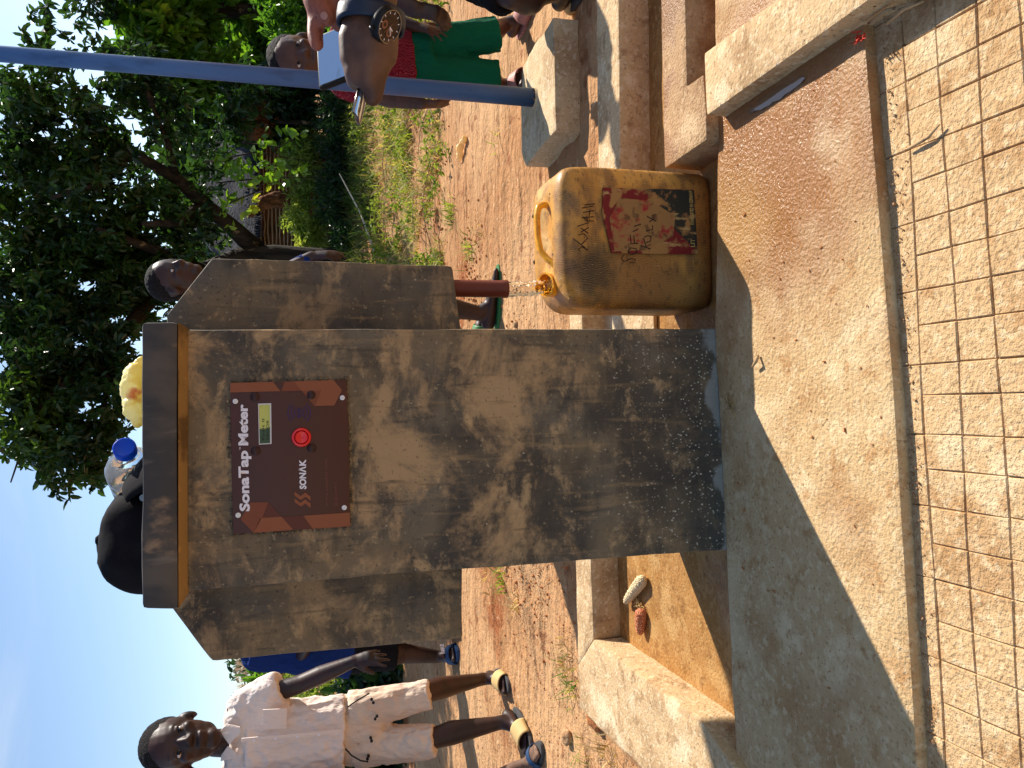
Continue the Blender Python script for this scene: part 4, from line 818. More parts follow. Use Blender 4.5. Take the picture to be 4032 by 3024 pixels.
for a in [(60, 1300, 260, 420, 6.8), (120, 1050, 240, 380, 6.9), (80, 800, 240, 380, 6.6), (70, 560, 210, 300, 6.4), (330, 1250, 230, 420, 6.6), (330, 980, 240, 400, 6.7), (300, 720, 240, 330, 6.3),
          (500, 1130, 170, 260, 6.9), (480, 900, 220, 300, 6.6), (470, 640, 170, 190, 6.4), (180, 1520, 190, 330, 6.3), (330, 1560, 170, 230, 6.3), (430, 1400, 130, 170, 6.4), (100, 1700, 110, 130, 6.1), (300, 1750, 120, 110, 6.1),
          (280, 1880, 70, 42, 6.1), (180, 1820, 60, 40, 6.1), (370, 1880, 60, 34, 6.1), (420, 1720, 70, 50, 6.2), (520, 1560, 70, 60, 6.2), (60, 1560, 90, 90, 6.3),
          (640, 1080, 130, 160, 6.9), (700, 920, 140, 130, 6.8), (640, 760, 90, 50, 6.6), (780, 780, 110, 75, 6.8), (830, 900, 100, 60, 7.0), (600, 520, 110, 60, 6.4), (700, 400, 110, 70, 6.5), (830, 640, 90, 40, 6.8),
          (900, 460, 110, 80, 7.0), (300, 430, 150, 110, 6.2), (120, 380, 110, 80, 6.1), (560, 330, 110, 120, 6.4), (420, 300, 80, 60, 6.2),  (200, 240, 70, 34, 6.2), (290, 130, 60, 24, 6.2), (160, 100, 40, 12, 6.2), (980, 350, 90, 70, 7.0)]: c_(*a)
cl = [(a, b, int(n * .60)) for a, b, n in cl]
TS = 1.0
cl = [(a_, b_, int(n * 1.55)) for a_, b_, n in cl]
crown('crown', cl, .082, 'leaf', tree, per=10, shell=.02, droop=.3, seed=4, wid=.46, holes=.17, hs=2.6)
# brighter tree at the right behind the pole
t2 = empty('leafy_tree', on(5.6, 11.3), 'bright green leafy tree at the right behind the blue pole', 'tree')
tp = P3(1200, 60, 11.3); tube('trunk', [on(tp.x, 11.3, -.1), P3(900, 40, 11.3), P3(650, 60, 11.3), P3(520, 80, 11.3)], [.13, .1, .07, .03], 'bark', t2, 10)
cl = []; TS = 1.36
for a in [(560, 60, 130, 170, 8.0), (650, 180, 140, 200, 7.9), (560, 250, 90, 110, 7.8), (760, 80, 150, 220, 8.2), (790, 270, 130, 180, 8.1), (900, 120, 150, 220, 11.3), (930, 300, 120, 150, 11.3), (1020, 60, 120, 150, 8.6), (1030, 230, 110, 120, 8.6), (700, -80, 200, 200, 8.3), (950, -100, 200, 200, 8.5), (680, 330, 90, 80, 7.9)]: c_(*a)
TS = 1.0
crown('crown', cl, .15, 'leaf_bright', t2, per=10, shell=.1, droop=.2, seed=5, wid=.46, holes=.2)
t3 = empty('distant_tree', on(5.4, 12), 'thin topped tree at the upper right edge against the sky', 'tree')
cl = []; c_(355, -20, 70, 60, 10, .5); c_(500, -60, 120, 120, 10.5, .6)
crown('crown', cl, .1, 'leaf_dark', t3, per=8, seed=6); tp = P3(900, -120, 10.5); tube('trunk', [on(tp.x, 10.5, -.1), P3(700, -100, 10.5), P3(430, -50, 10.3)], [.12, .08, .03], 'bark', t3, 8)
# vine with lime leaves hanging before the hut
vine = empty('climbing_vine', P3(1100, 640, 7.8), 'sparse vine with large lime green leaves hanging in front of the hut', 'vine')
for pts in ([(800, 640), (1000, 600), (1250, 640)], [(850, 720), (1050, 700), (1290, 700)], [(950, 560), (1100, 580), (1200, 520)], [(900, 800), (1000, 760), (1060, 700)]): tube('stem', [P3(x, y, 7.8) for x, y in pts], [.008, .007, .003], 'bark', vine, 5)
cl = []
for a in [(1030, 560, 50, 7, 7.8, .2), (1000, 640, 60, 10, 7.8, .2), (1080, 660, 60, 11, 7.8, .2), (1130, 540, 45, 6, 7.8, .2), (960, 700, 60, 9, 7.8, .2), (1090, 720, 40, 5, 7.8, .2), (980, 780, 40, 6, 7.8, .2), (930, 820, 60, 10, 7.8, .2), (1180, 520, 30, 4, 7.8, .2), (1160, 680, 40, 5, 7.8, .2), (900, 640, 60, 10, 7.6, .2)]: c_(*a)
cl = [(a_, b_, int(n * .8)) for a_, b_, n in cl]
o = crown('leaf_cluster', cl, .085, 'leaf_lime', vine, per=3, shell=.1, seed=8, wid=.75); o['kind'] = 'stuff'
# bushes: right-hand hedge line and middle shrubs
def shrub(lab, cls, m, size, sd, wid=.4, per=9, stems=5, nm='shrub'):
    global cl
    cl = []
    for a in cls: c_(*a)
    c0 = Vector(cls and P3(*cls[0][:2], cls[0][4])); Y = cls[0][4]; e = empty(nm, on(c0.x, Y), lab, 'shrub')
    crown('foliage', cl, size, m, e, per=per, shell=.2, seed=sd, wid=wid)
    rs_ = random.Random(sd)
    for k in range(stems):
        g = on(c0.x + rs_.uniform(-.25, .25), Y + rs_.uniform(-.1, .1), -.05); c = Vector(cl[k % len(cl)][0]); tube('stem', [g, g.lerp(c, .5) + Vector((rs_.uniform(-.1, .1), 0, .05)), c], [.018, .012, .005], 'bark', e, 5)
    return e
shrub('tall feathery yellow green shrub beside the hut wall', [(1190, 640, 70, 120, 9.5, .4), (1210, 760, 75, 130, 9.5, .4), (1170, 860, 60, 90, 9.5, .4), (1230, 900, 60, 90, 9.4, .4), (1220, 980, 60, 90, 9.4, .3)], 'shrubm', .06, 11, .3)
shrub('feathery light green shrub right of the hut', [(1170, 500, 70, 110, 9.8, .4), (1220, 560, 60, 100, 9.7, .4), (1150, 590, 40, 60, 9.6, .3)], 'shrubm', .06, 12, .3)
shrub('dark green bush under the big tree behind the boy in green shorts', [(1080, 400, 100, 160, 9.6, .5), (1130, 330, 90, 140, 9.6, .5), (1060, 500, 80, 110, 9.8, .4), (1180, 420, 60, 90, 9.5, .4)], 'leaf', .10, 13)
shrub('bright leafed bush beside the phone', [(1150, 100, 100, 140, 9.0, .5), (1130, -20, 120, 150, 9.0, .5), (1200, 180, 70, 80, 8.8, .4)], 'leaf_bright', .08, 14)
shrub('low weed with yellow green leaves at the right of the grass', [(1330, 90, 70, 50, 6.8, .3), (1380, 200, 60, 40, 6.7, .3)], 'leaf_bright', .06, 19, per=5)
# band of shaded undergrowth
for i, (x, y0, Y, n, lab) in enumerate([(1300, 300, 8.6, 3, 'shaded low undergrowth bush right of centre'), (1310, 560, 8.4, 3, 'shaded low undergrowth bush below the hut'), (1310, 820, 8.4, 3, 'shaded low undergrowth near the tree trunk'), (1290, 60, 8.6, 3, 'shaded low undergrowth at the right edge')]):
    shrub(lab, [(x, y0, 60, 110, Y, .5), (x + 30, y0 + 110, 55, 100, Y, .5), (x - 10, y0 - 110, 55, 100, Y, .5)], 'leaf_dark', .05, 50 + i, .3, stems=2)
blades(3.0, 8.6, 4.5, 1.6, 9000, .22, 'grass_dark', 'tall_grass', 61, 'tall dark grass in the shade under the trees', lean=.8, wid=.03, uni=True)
# left background: sunlit bush, dark broad-leaf bush, dead tree and far wood
shrub('dark broad leafed bush behind the boy in pale clothes', [(1480, 2620, 110, 150, 6.8, .4), (1560, 2760, 130, 190, 6.8, .4), (1440, 2740, 110, 150, 6.9, .4), (1600, 2900, 140, 200, 6.7, .4), (1640, 2640, 80, 110, 6.6, .4), (1620, 3040, 140, 160, 6.8, .4), (1450, 2960, 130, 120, 7.2, .4)], 'leaf_dark', .12, 21, .5)
shrub('sunlit yellow green shrub seen beneath the outstretched arm', [(1260, 2720, 90, 170, 9, .6), (1190, 2640, 70, 110, 9.3, .5), (1300, 2850, 90, 140, 9, .6), (1340, 2640, 80, 120, 8.8, .5), (1180, 2780, 70, 90, 9.5, .5)], 'shrubm', .05, 22, .35)
shrub('small palm like plant on the skyline at the left', [(1035, 2655, 26, 26, 14, .4), (1060, 2690, 26, 26, 14, .4), (1020, 2690, 20, 14, 14, .3)], 'leaf_bright', .22, 23, .16, per=8)
dt = empty('bare_tree', on(P3(1000, 2600, 16).x, 16), 'pale leafless tree on the skyline left of the pillar', 'tree'); rs = random.Random(4)
mb = MB(); base = P3(1120, 2620, 16)
def twg(p, d, L, r, k):
    q = p + d * L; mb.tube([p, q], [r, r * .6], 4)
    if k:
        for j in range(3): twg(q, (d + Vector((rs.uniform(-.7, .7), rs.uniform(-.4, .4), rs.uniform(-.3, .5)))).normalized(), L * .72, r * .55, k - 1)
for j in range(4): twg(base, Vector((rs.uniform(-.5, .5), rs.uniform(-.3, .3), 1)).normalized(), .34, .018, 4)
mb.build('bare_branches', 'lath', dt); tube('trunk', [on(base.x, 16, -.2), base], [.06, .03], 'bark', dt, 6)
cl = []; rs = random.Random(9)
for k in range(70):
    x = rs.uniform(-26, 30); y = rs.uniform(24, 34); z0 = gh(x, y); h_ = rs.uniform(.8, 1.6) + (1.6 if x > 3 else 0); cl.append(((x, y, z0 + h_ * .4), (rs.uniform(1.2, 2.4), 1.0, h_), 190))
o = crown('far_woodland', cl, .30, 'leaf', None, per=6, shell=.5, seed=31, wid=.5); tag(o, 'band of trees and bushes along the horizon', 'woodland', kind='stuff')
# brown earth bank on the left skyline
o = tag(lump('earth_bank', on(P3(1080, 2640, 20).x, 20, .2), 1.0, 'clod', 'brown bank of earth on the skyline at the left', 'bank', 5, .55), kind='structure')
# hut: mud wall with pale stick laths under a grey thatch roof
hy = 10.6
hut = empty('thatched_hut', on(P3(1190, 760, hy).x, hy), 'mud and stick hut with grey thatch roof under the big tree', 'hut')
h0, h1 = P3(1220, 1010, hy), P3(1200, 530, hy); ht = P3(1012, 760, hy).z; hb_ = min(on(h0.x, hy).z, on(h1.x, hy).z) - .1
bx = extrude_bm([(h0.x, hy, hb_), (h1.x, hy, hb_), (h1.x, hy, ht), (h0.x, hy, ht)], (0, 2.2, 0), .01, .25, .02); shade(from_bm('wall', bx, 'mudwall', hut))
rs = random.Random(12)
for k in range(13):
    z = P3(1024 + k * 15, 760, hy).z; n = 12; pts = [Vector((h0.x + (h1.x - h0.x) * j / n, hy - .02, z + rs.uniform(-.008, .008))) for j in range(n + 1)]; tube('lath', pts, .0085, 'lath', hut, 6)
for x in (990, 540): p = P3(1100, x, hy - .12); tube('post', [on(p.x, hy - .12, -.1), Vector((p.x, hy - .12, ht + .1))], .035, 'bark', hut, 8)
rz1 = P3(860, 760, hy).z + .15; xo = .45
rv = [(h0.x - xo, hy - .45, ht - .02), (h1.x + xo, hy - .45, ht - .02), (h1.x + xo, hy + 2.6, ht - .02), (h0.x - xo, hy + 2.6, ht - .02), (h0.x + .5, hy + 1.1, rz1 + .25), (h1.x - .5, hy + 1.1, rz1 + .25)]
bm = bmesh.new(); vv = [bm.verts.new(p) for p in rv]
for q in ((0, 1, 5, 4), (1, 2, 5), (2, 3, 4, 5), (3, 0, 4), (3, 2, 1, 0)): bm.faces.new([vv[i] for i in q])
bmesh.ops.subdivide_edges(bm, edges=bm.edges[:], cuts=14, use_grid_fill=True); bm.normal_update()
for v in bm.verts: v.co += v.normal * .05 * nz(v.co, 5)
from_bm('roof', bm, 'thatch', hut, True)
mb = MB()
for k in range(900):
    u = rs.random(); x = h0.x - xo + (h1.x - h0.x + 2 * xo) * u; t = rs.random() ** 2; p = Vector((x, hy - .45 + t * 1.4, ht + t * (rz1 - ht) * .95 + .03)); mb.tube([p, p + Vector((rs.uniform(-.04, .04), -.1, -.12))], [.006, .002], 3)
mb.build('straw_fringe', 'thatch', hut, False)
# split brown trunk of dry palm fibre and a brown fibre bundle
B = Blob(); a = [P3(1165, 800, 9.9), P3(1110, 790, 9.9), P3(1040, 800, 9.8), P3(985, 850, 9.7)]
B.cap(a[0], a[1], .06, .09).cap(a[1], a[2], .09, .08).cap(a[2], a[3], .08, .03); g = on(a[0].x, 9.9, -.1); B.cap(g, a[0], .05, .06)
tag(B.build('dead_palm_stump', 'fibre', None, voxel=.02, smooth=1, disp=folds(.05, 6, 3)), 'leaning brown dead palm stump in front of the hut wall', 'stump')
B = Blob(); B.cap(P3(1010, 440, 9.4), P3(1010, 520, 9.4), .16, .12); o = B.build('fibre_bundle', 'fibre', None, voxel=.02, smooth=1, disp=folds(.05, 9, 5))
mb = MB(); c = P3(1010, 470, 9.4)
for k in range(500):
    d = Vector((rs.gauss(0, 1), rs.gauss(0, 1), rs.gauss(0, .8))).normalized(); mb.tube([c + d * .12, c + d * rs.uniform(.2, .30) + Vector((0, 0, .03))], [.006, .002], 3)
tag(o, 'shaggy brown bundle of dry fibre hanging under the tree', 'bundle'); mb.build('fibre_strands', 'fibre', o, False)
tube('prop', [Vector(c), Vector((c.x, c.y, gh(c.x, c.y) - .1))], .03, 'bark', o, 6)
p0, p1 = P3(1310, 660, 7.4), P3(1330, 1000, 6.9); 
tag(tube('fallen_branch', [on(p0.x, 7.6, .25), on((p0.x + p1.x) / 2, 7.3, .12), on(p1.x, 7.0, .04)], [.005, .009, .011], 'lath'), 'pale dry branch lying in the undergrowth', 'branch')

# ------------------------------------------------------------------ people
def hand(B, w, d, n, L, side=1, curl=(.35, .35, .4, .45), spread=.10, thumb=(.55, .75, .25), k=1.0):
    """w wrist point, d finger direction, n direction the palm faces, L hand length, side +1/-1 for the thumb"""
    w, d, n = Vector(w), Vector(d).normalized(), Vector(n); n = (n - d * n.dot(d)).normalized(); s = d.cross(n) * side
    pc = w + d * L * .46
    B.cap(w - d * L * .05, w + d * L * .28, L * .15 * k, L * .19 * k, side=s, k0=.7, k1=.52).cap(w + d * L * .22, pc - d * L * .06, L * .19 * k, L * .20 * k, side=s, k0=.5, k1=.42)
    for i, (ln, cu) in enumerate(zip((.42, .47, .44, .35), curl)):
        o = (.145 - .097 * i) * L; p = w + d * L * (.40, .43, .41, .37)[i] + s * o; dd = (d + s * spread * (1.5 - i)).normalized(); r = L * .052 * k * (1, 1, .97, .86)[i]
        q = p
        for j, (fr_, rr_) in enumerate(((.48, 1.0), (.30, .92), (.24, .82))):
            dd = (dd * math.cos(cu * (1, 1.2, .9)[j]) + n * math.sin(cu * (1, 1.2, .9)[j])).normalized(); nn_ = n; q2 = q + dd * L * ln * fr_ * 1.0
            B.cap(q, q2, r * rr_, r * rr_ * .93, n=12); q = q2
    tb_ = w + d * L * .12 + s * L * .13; td = (d * thumb[0] + s * thumb[1] + n * thumb[2]).normalized(); m_ = tb_ + td * L * .24
    B.cap(tb_, m_, L * .085 * k, L * .065 * k, n=14); td2 = (td + d * .5 + n * .15).normalized(); B.cap(m_, m_ + td2 * L * .17, L * .062 * k, L * .05 * k, n=12)
def head(B, chin, up, f, h, nose=1.0):
    up = Vector(up).normalized(); f = Vector(f); f = (f - up * f.dot(up)).normalized(); r = f.cross(up)
    P = lambda u_, f_=0, r_=0: Vector(chin) + up * h * u_ + f * h * f_ + r * h * r_
    B.ell(P(.62, -.04), r * h * .335, f * h * .41, up * h * .385).ell(P(.40, .10), r * h * .265, f * h * .27, up * h * .33).ell(P(.12, .24), r * h * .13, f * h * .11, up * h * .11).ell(P(.22, .10), r * h * .225, f * h * .22, up * h * .17)
    B.cap(P(.55, .335), P(.40, .40), h * .030, h * .048).ell(P(.375, .385), r * h * .082, f * h * .05, up * h * .038).ell(P(.26, .335), r * h * .115, f * h * .05, up * h * .034).ell(P(.215, .325), r * h * .10, f * h * .05, up * h * .034)
    B.ell(P(.605, .27), r * h * .23, f * h * .09, up * h * .045)
    for q in (-1, 1):
        B.ell(P(.45, -.02, .335 * q), r * h * .05, f * h * .075, up * h * .115).ell(P(.42, .25, .16 * q), r * h * .09, f * h * .09, up * h * .07).ell(P(.545, .31, .135 * q), r * h * .075, f * h * .035, up * h * .022)
    return P, r, up, f
def head_parts(P, r, up, f, h, par, hairline=.10, hv=.006):
    for q in (-1, 1):
        B = Blob(); B.ell(P(.505, .302, .135 * q), r * h * .058, f * h * .038, up * h * .03); e = B.build('eye', 'eye', par, voxel=h * .012, smooth=1)
        disc('iris', P(.505, .337, .132 * q), f, [(h * .026, 0), (h * .02, h * .004), (0, h * .006)], 'iris', e, 14)
    B = Blob(); B.ell(P(.70, -.085), r * h * .352, f * h * .405, up * h * .355).ell(P(.50, -.22), r * h * .29, f * h * .22, up * h * .25); B.build('hair', 'hair', par, voxel=hv, smooth=2, disp=lambda p: .0022 * noise.noise(Vector(p) * 90))
def foot(B, ank, d, L, w=.2, z=None):
    ank = Vector(ank); d = Vector(d); d.z = 0; d.normalize(); s = Vector((-d.y, d.x, 0)); z = z if z is not None else ank.z - .06
    heel = Vector((ank.x, ank.y, z)) - d * L * .18; ball = Vector((ank.x, ank.y, z)) + d * L * .52
    B.cap(heel + Vector((0, 0, L * .15)), ball + Vector((0, 0, L * .085)), L * .135, L * .17, side=s, k0=1.0, k1=.48).cap(ank, heel.lerp(ball, .45) + Vector((0, 0, L * .16)), L * .14, L * .12)
    for i in range(5):
        o = (-.13 + .066 * i) * L; ll = (.24, .22, .19, .16, .12)[i] * L; r = (.055, .042, .04, .038, .034)[i] * L; a = ball + s * o + Vector((0, 0, r + L * .02)) + d * L * .04; B.cap(a, a + d * ll - Vector((0, 0, L * .01)), r, r * .9, n=12)
def sandal(par, ank, d, L, z, sole, strap, th=.014, kind='band', nm='sandal'):
    d = Vector(d); d.z = 0; d.normalize(); s = Vector((-d.y, d.x, 0)); c = Vector((ank.x, ank.y, 0)) + d * L * .26; n = 40; pts = []
    for k in range(n):
        a = 2 * PI * k / n; x = math.cos(a); y = math.sin(a); w = L * (.20 + .025 * x) ; p = c + d * L * .58 * (abs(x) ** .85) * (1 if x > 0 else -1) + s * w * y; pts.append(Vector((p.x, p.y, z + .001)))
    so = shade(from_bm(nm, extrude_bm(pts, (0, 0, th), .003), sole, par))
    v, f = [], []; cb = c + d * L * .16
    rows = 9 if kind == 'band' else 5; wd = L * .36 if kind == 'band' else L * .10
    for i in range(rows):
        for k in range(15):
            a = PI * k / 14; v.append(cb + d * (wd * (i / (rows - 1) - .5)) + s * L * .205 * math.cos(a) + Vector((0, 0, z + .006 + (L * .225 - .05 * L * i / rows) * math.sin(a) ** .75)))
    for i in range(rows - 1):
        for k in range(14): f.append((i * 15 + k, i * 15 + k + 1, (i + 1) * 15 + k + 1, (i + 1) * 15 + k))
    st_ = mesh('strap', v, f, strap, so, True); md = st_.modifiers.new('t', 'SOLIDIFY'); md.thickness = .004; md.offset = 1
    return so
J = V
X, Yv, Z = Vector((1, 0, 0)), Vector((0, 1, 0)), Vector((0, 0, 1))

# --- boy in pale shirt and shorts, walking in from the left
Yb = 3.32; s_ = pxm(Yb)
root = empty('person', on(J(2000, 2840, Yb).x, Yb), 'boy in a faded pinkish white short sleeved shirt and cream shorts walking at the left', 'person')
B = Blob(); hh = 262 * s_
chin = J(880, 2905, Yb - .02); hu = (J(640, 2935, Yb) - J(880, 2905, Yb)).normalized(); fd = Vector((.42, -.85, -.12))
P, r, up, f = head(B, chin, hu, fd, hh)
neck0, neck1 = J(840, 2925, Yb + .03), J(935, 2925, Yb + .03); B.cap(neck0, neck1, .052, .058)
sh_r, sh_l = J(935, 2775, Yb + .02), J(935, 3075, Yb + .03)
B.cap(J(950, 2790, Yb + .03), J(950, 3055, Yb + .03), .058, .058).cap(J(990, 2915, Yb + .03), J(1330, 2875, Yb + .03), .125, .11, side=X, k0=.65)
B.cap(J(1330, 2875, Yb + .03), J(1410, 2870, Yb + .03), .12, .12, side=X, k0=.75)
elb, wr = J(1190, 2690, Yb - .02), J(1395, 2603, Yb - .08)
B.cap(J(960, 2770, Yb + .02), elb, .045, .037).cap(elb, J(1270, 2655, Yb - .04), .037, .038).cap(J(1270, 2655, Yb - .04), wr, .038, .024)
hand(B, wr, J(1480, 2585, Yb - .12) - wr, Vector((-.2, .2, -.8)), .165, side=-1, curl=(.15, .3, .45, .6), spread=.16, thumb=(.6, .5, .5))
el2, wr2 = J(1230, 3150, Yb + .02), J(1440, 3190, Yb - .02); B.cap(J(960, 3085, Yb + .03), el2, .045, .037).cap(el2, wr2, .037, .024); hand(B, wr2, -Z, X, .165, side=1)
kA, aA = J(1640, 2735, Yb - .02), J(1862, 2686, Yb + .12); kB, aB = J(1690, 2912, Yb - .085), J(1965, 2842, Yb - .06)
B.cap(J(1400, 2820, Yb + .03), kA, .05, .042).cap(J(1400, 2945, Yb + .02), kB, .05, .040)
gA, gB = G(1985, 2690, GZ), G(2082, 2900, GZ); zA, zB = gh(gA.x, gA.y), gh(gB.x, gB.y)
aA = Vector((J(1880, 2686, gA.y + .02).x, gA.y + .05, zA + .085)); aB = Vector((J(1975, 2852, gB.y + .10).x, gB.y + .12, zB + .085))
def leg(B, k_, a_, r0=.042, r1=.05, r2=.029): m_ = k_.lerp(a_, .32) + Vector((0, .012, 0)); B.cap(k_, m_, r0, r1).cap(m_, a_ + (k_ - a_) * .05, r1, r2).cap(a_ + (k_ - a_) * .08, a_, r2, r2 * 1.05)
leg(B, kA, aA); leg(B, kB, aB)
dA, dB = Vector((.1, -1, 0)), Vector((-.25, -1, 0))
foot(B, aA, dA, .20, z=zA + .014); foot(B, aB, dB, .215, z=zB + .014)
bod = B.build('body', 'skin2', root, voxel=.006, smooth=3); head_parts(P, r, up, f, hh, root)
sandal(root, aA, dA, .22, zA, 'sole', 'sandal_tan'); sandal(root, aB, dB, .235, zB, 'sole', 'sandal_tan')
B = Blob()
B.cap(J(975, 2920, Yb + .02), J(1352, 2885, Yb + .01), .150, .162, side=X, k0=.66, k1=.70, flat=True).cap(J(950, 2800, Yb + .03), J(950, 3050, Yb + .03), .066, .066).cap(J(905, 2925, Yb + .03), J(960, 2925, Yb + .03), .070, .09, flat=True)
B.cap(J(950, 2795, Yb + .02), J(1110, 2707, Yb - .01), .074, .072, flat=True).cap(J(955, 3050, Yb + .03), J(1130, 3115, Yb + .02), .074, .07, flat=True).cap(J(955, 2815, Yb + .02), J(1050, 2840, Yb + .02), .07, .10)
shirt = B.build('shirt', 'white_cloth', root, voxel=.007, smooth=3, disp=folds(.012, 10, 4))
def flap(name, pts, m, par, th=.005): return shade(from_bm(name, extrude_bm(pts, (0, th, 0), .0015), m, par))
Yc = Yb - .085
flap('collar', [J(868, 2878, Yc + .02), J(892, 2850, Yc + .03), J(945, 2862, Yc), J(948, 2885, Yc - .01), J(902, 2932, Yc - .005), J(882, 2905, Yc + .01)], 'white_cloth', shirt)
flap('collar', [J(897, 2938, Yc - .003), J(935, 2968, Yc), J(925, 2985, Yc + .01), J(868, 2998, Yc + .05), J(872, 2972, Yc + .04)], 'white_cloth', shirt)
flap('placket', [J(950, 2908, Yb - .117), J(1345, 2872, Yb - .121), J(1347, 2886, Yb - .121), J(950, 2922, Yb - .117)], 'white_cloth', shirt, .006)
for q in (1000, 1085, 1170, 1255, 1325): disc('button', J(q, 2921 - (q - 950) * .092, Yb - .119), -Yv, [(.0045, -.003), (.0045, .001), (0, .0014)], 'print_white', shirt, 12)
flap('pocket', [J(1035, 2795, Yb - .118), J(1130, 2790, Yb - .118), J(1128, 2868, Yb - .122), J(1035, 2873, Yb - .122)], 'white_cloth', shirt, .006)
B = Blob(); B.cap(J(1310, 2872, Yb + .03), J(1420, 2876, Yb + .03), .138, .140, side=X, k0=.72, flat=True).cap(J(1400, 2872, Yb + .01), J(1452, 2876, Yb - .01), .09, .075)
B.cap(J(1385, 2805, Yb + .02), J(1692, 2736, Yb - .03), .086, .060, flat=True, k0=1).cap(J(1400, 2945, Yb + .01), J(1712, 2914, Yb - .10), .084, .066, flat=True, k0=1)
sho = B.build('shorts', 'shorts_cloth', root, voxel=.007, smooth=2, disp=folds(.009, 11, 14))
for x, y in ((1463, 2754), (1470, 2767), (1484, 2820), (1477, 2831), (1460, 2906), (1463, 2918), (1451, 2977), (1447, 2989), (1655, 2961), (1653, 2973)): disc('eyelet', J(x, y, Yb - .105), -Yv, [(.006, -.006), (.006, .002), (0, .002)], 'black', sho, 12)
for pts in ([(1368, 2785), (1410, 2755), (1455, 2730)], [(1360, 2948), (1385, 2975), (1420, 2995), (1450, 3000)]): tube('drawstring', [J(x, y, Yb - .12) for x, y in pts], .003, 'black', sho, 6)

# --- lone foot and shin at the lower left edge: second child standing outside the frame
g = G(2118, 3000, GZ); zf = gh(g.x, g.y)
root = empty('person', on(g.x - .08, g.y + .05), 'bare grey dusty foot in a flip flop at the lower left edge of the photo', 'person')
B = Blob(); an = Vector((J(2050, 3030, g.y + .03).x, g.y + .05, zf + .08)); kn = an + Vector((-.14, .05, .30)); hp_ = kn + Vector((-.05, .06, .34)); B.cap(kn, an, .045, .028); dF = Vector((.75, -.65, 0)); foot(B, an, dF, .19, z=zf + .014)
B.cap(hp_, kn, .075, .052).cap(hp_, hp_ + Vector((-.02, 0, .36)), .10, .12, side=X, k0=.7).cap(hp_ + Vector((-.02, 0, .36)), hp_ + Vector((-.02, 0, .46)), .06, .045); ck = hp_ + Vector((-.02, -.02, .50)); P, r, up, f = head(B, ck, Z, Vector((.5, -1, 0)), .2)
k2 = hp_ + Vector((-.12, .02, -.34)); B.cap(hp_ + Vector((-.1, 0, 0)), k2, .075, .052).cap(k2, k2 + Vector((0, .02, -.28)), .045, .028); foot(B, k2 + Vector((0, .02, -.28)), dF, .19, z=zf + .012)
for q in (-1, 1): a = hp_ + Vector((.13 * q, 0, .38)); b_ = a + Vector((.03 * q, .01, -.22)); B.cap(a, b_, .035, .03).cap(b_, b_ + Vector((0, -.05, -.18)), .03, .02); hand(B, b_ + Vector((0, -.05, -.18)), -Z, X * -q, .13, side=q)
B.build('body', 'dusty', root, voxel=.006, smooth=3); head_parts(P, r, up, f, .2, root)
sandal(root, an, dF, .21, zf, 'sole', 'slide', kind='thong'); sandal(root, k2 + Vector((0, .02, -.28)), dF, .21, zf, 'sole', 'slide', kind='thong')
B = Blob(); B.cap(hp_ + Vector((-.02, 0, .42)), hp_ + Vector((-.03, 0, -.02)), .135, .13, side=X, k0=.72, flat=True); B.build('shirt', 'blue_cloth', root, voxel=.009, smooth=3, disp=folds(.01, 8, 2))
B = Blob(); B.cap(hp_ + Vector((-.05, 0, .04)), hp_ + Vector((-.05, 0, -.08)), .14, .14, side=X, k0=.7, flat=True).cap(hp_, kn + Vector((.01, 0, .08)), .085, .075, flat=True).cap(hp_ + Vector((-.1, 0, 0)), k2 + Vector((0, 0, .08)), .085, .075, flat=True); B.build('shorts', 'black_cloth', root, voxel=.009, smooth=3)

# --- boy in green shorts behind the pole
Yg = 2.95; s_ = pxm(Yg)
root = empty('person', on(J(1900, 210, Yg).x, Yg), 'boy in bright green shorts and red patterned shirt standing behind the blue pole', 'person')
B = Blob(); hh = 225 * s_; chin = J(1312, 232, Yg - .03); P, r, up, f = head(B, chin, J(1085, 222, Yg) - chin, Vector((-.25, -1, -.10)), hh)
B.cap(J(1280, 225, Yg + .03), J(1350, 225, Yg + .03), .045, .05).cap(J(1360, 130, Yg + .03), J(1360, 330, Yg + .03), .05, .05).cap(J(1380, 228, Yg + .03), J(1610, 232, Yg + .03), .11, .10, side=X, k0=.65)
elR, wrR = J(1500, 60, Yg), J(1640, 105, Yg - .07); B.cap(J(1365, 125, Yg + .02), elR, .036, .03).cap(elR, wrR, .03, .021); hand(B, wrR, J(1740, 125, Yg - .12) - wrR, Vector((-.5, .2, -.5)), .135, side=1, curl=(.15, .2, .3, .35), spread=.18, thumb=(.6, .8, .1))
elL, wrL = J(1530, 392, Yg), J(1665, 408, Yg - .05); B.cap(J(1365, 335, Yg + .02), elL, .036, .031).cap(elL, wrL, .031, .022); hand(B, wrL, J(1760, 412, Yg - .06) - wrL, Vector((.9, .2, .2)), .13, side=-1, curl=(.2, .3, .35, .4), thumb=(.8, .4, .3))
kR, kL = J(1930, 128, Yg - .02), J(1925, 300, Yg); gR, gL = G(2072, 75, GZ), G(2050, 322, GZ)
aR = Vector((gR.x, gR.y + .06, gh(gR.x, gR.y) + .075)); aL = Vector((gL.x, gL.y + .05, gh(gL.x, gL.y) + .075))
B.cap(J(1640, 180, Yg + .03), kR, .055, .045).cap(J(1640, 285, Yg + .03), kL, .055, .045); leg(B, kR, aR, .046, .043, .027); leg(B, kL, aL, .046, .043, .027)
dR, dL = Vector((.35, -1, 0)), Vector((-.15, -1, 0)); foot(B, aR, dR, .19, z=gh(gR.x, gR.y) + .012); foot(B, aL, dL, .19, z=gh(gL.x, gL.y) + .012)
B.build('body', 'skin', root, voxel=.006, smooth=3); head_parts(P, r, up, f, hh, root)
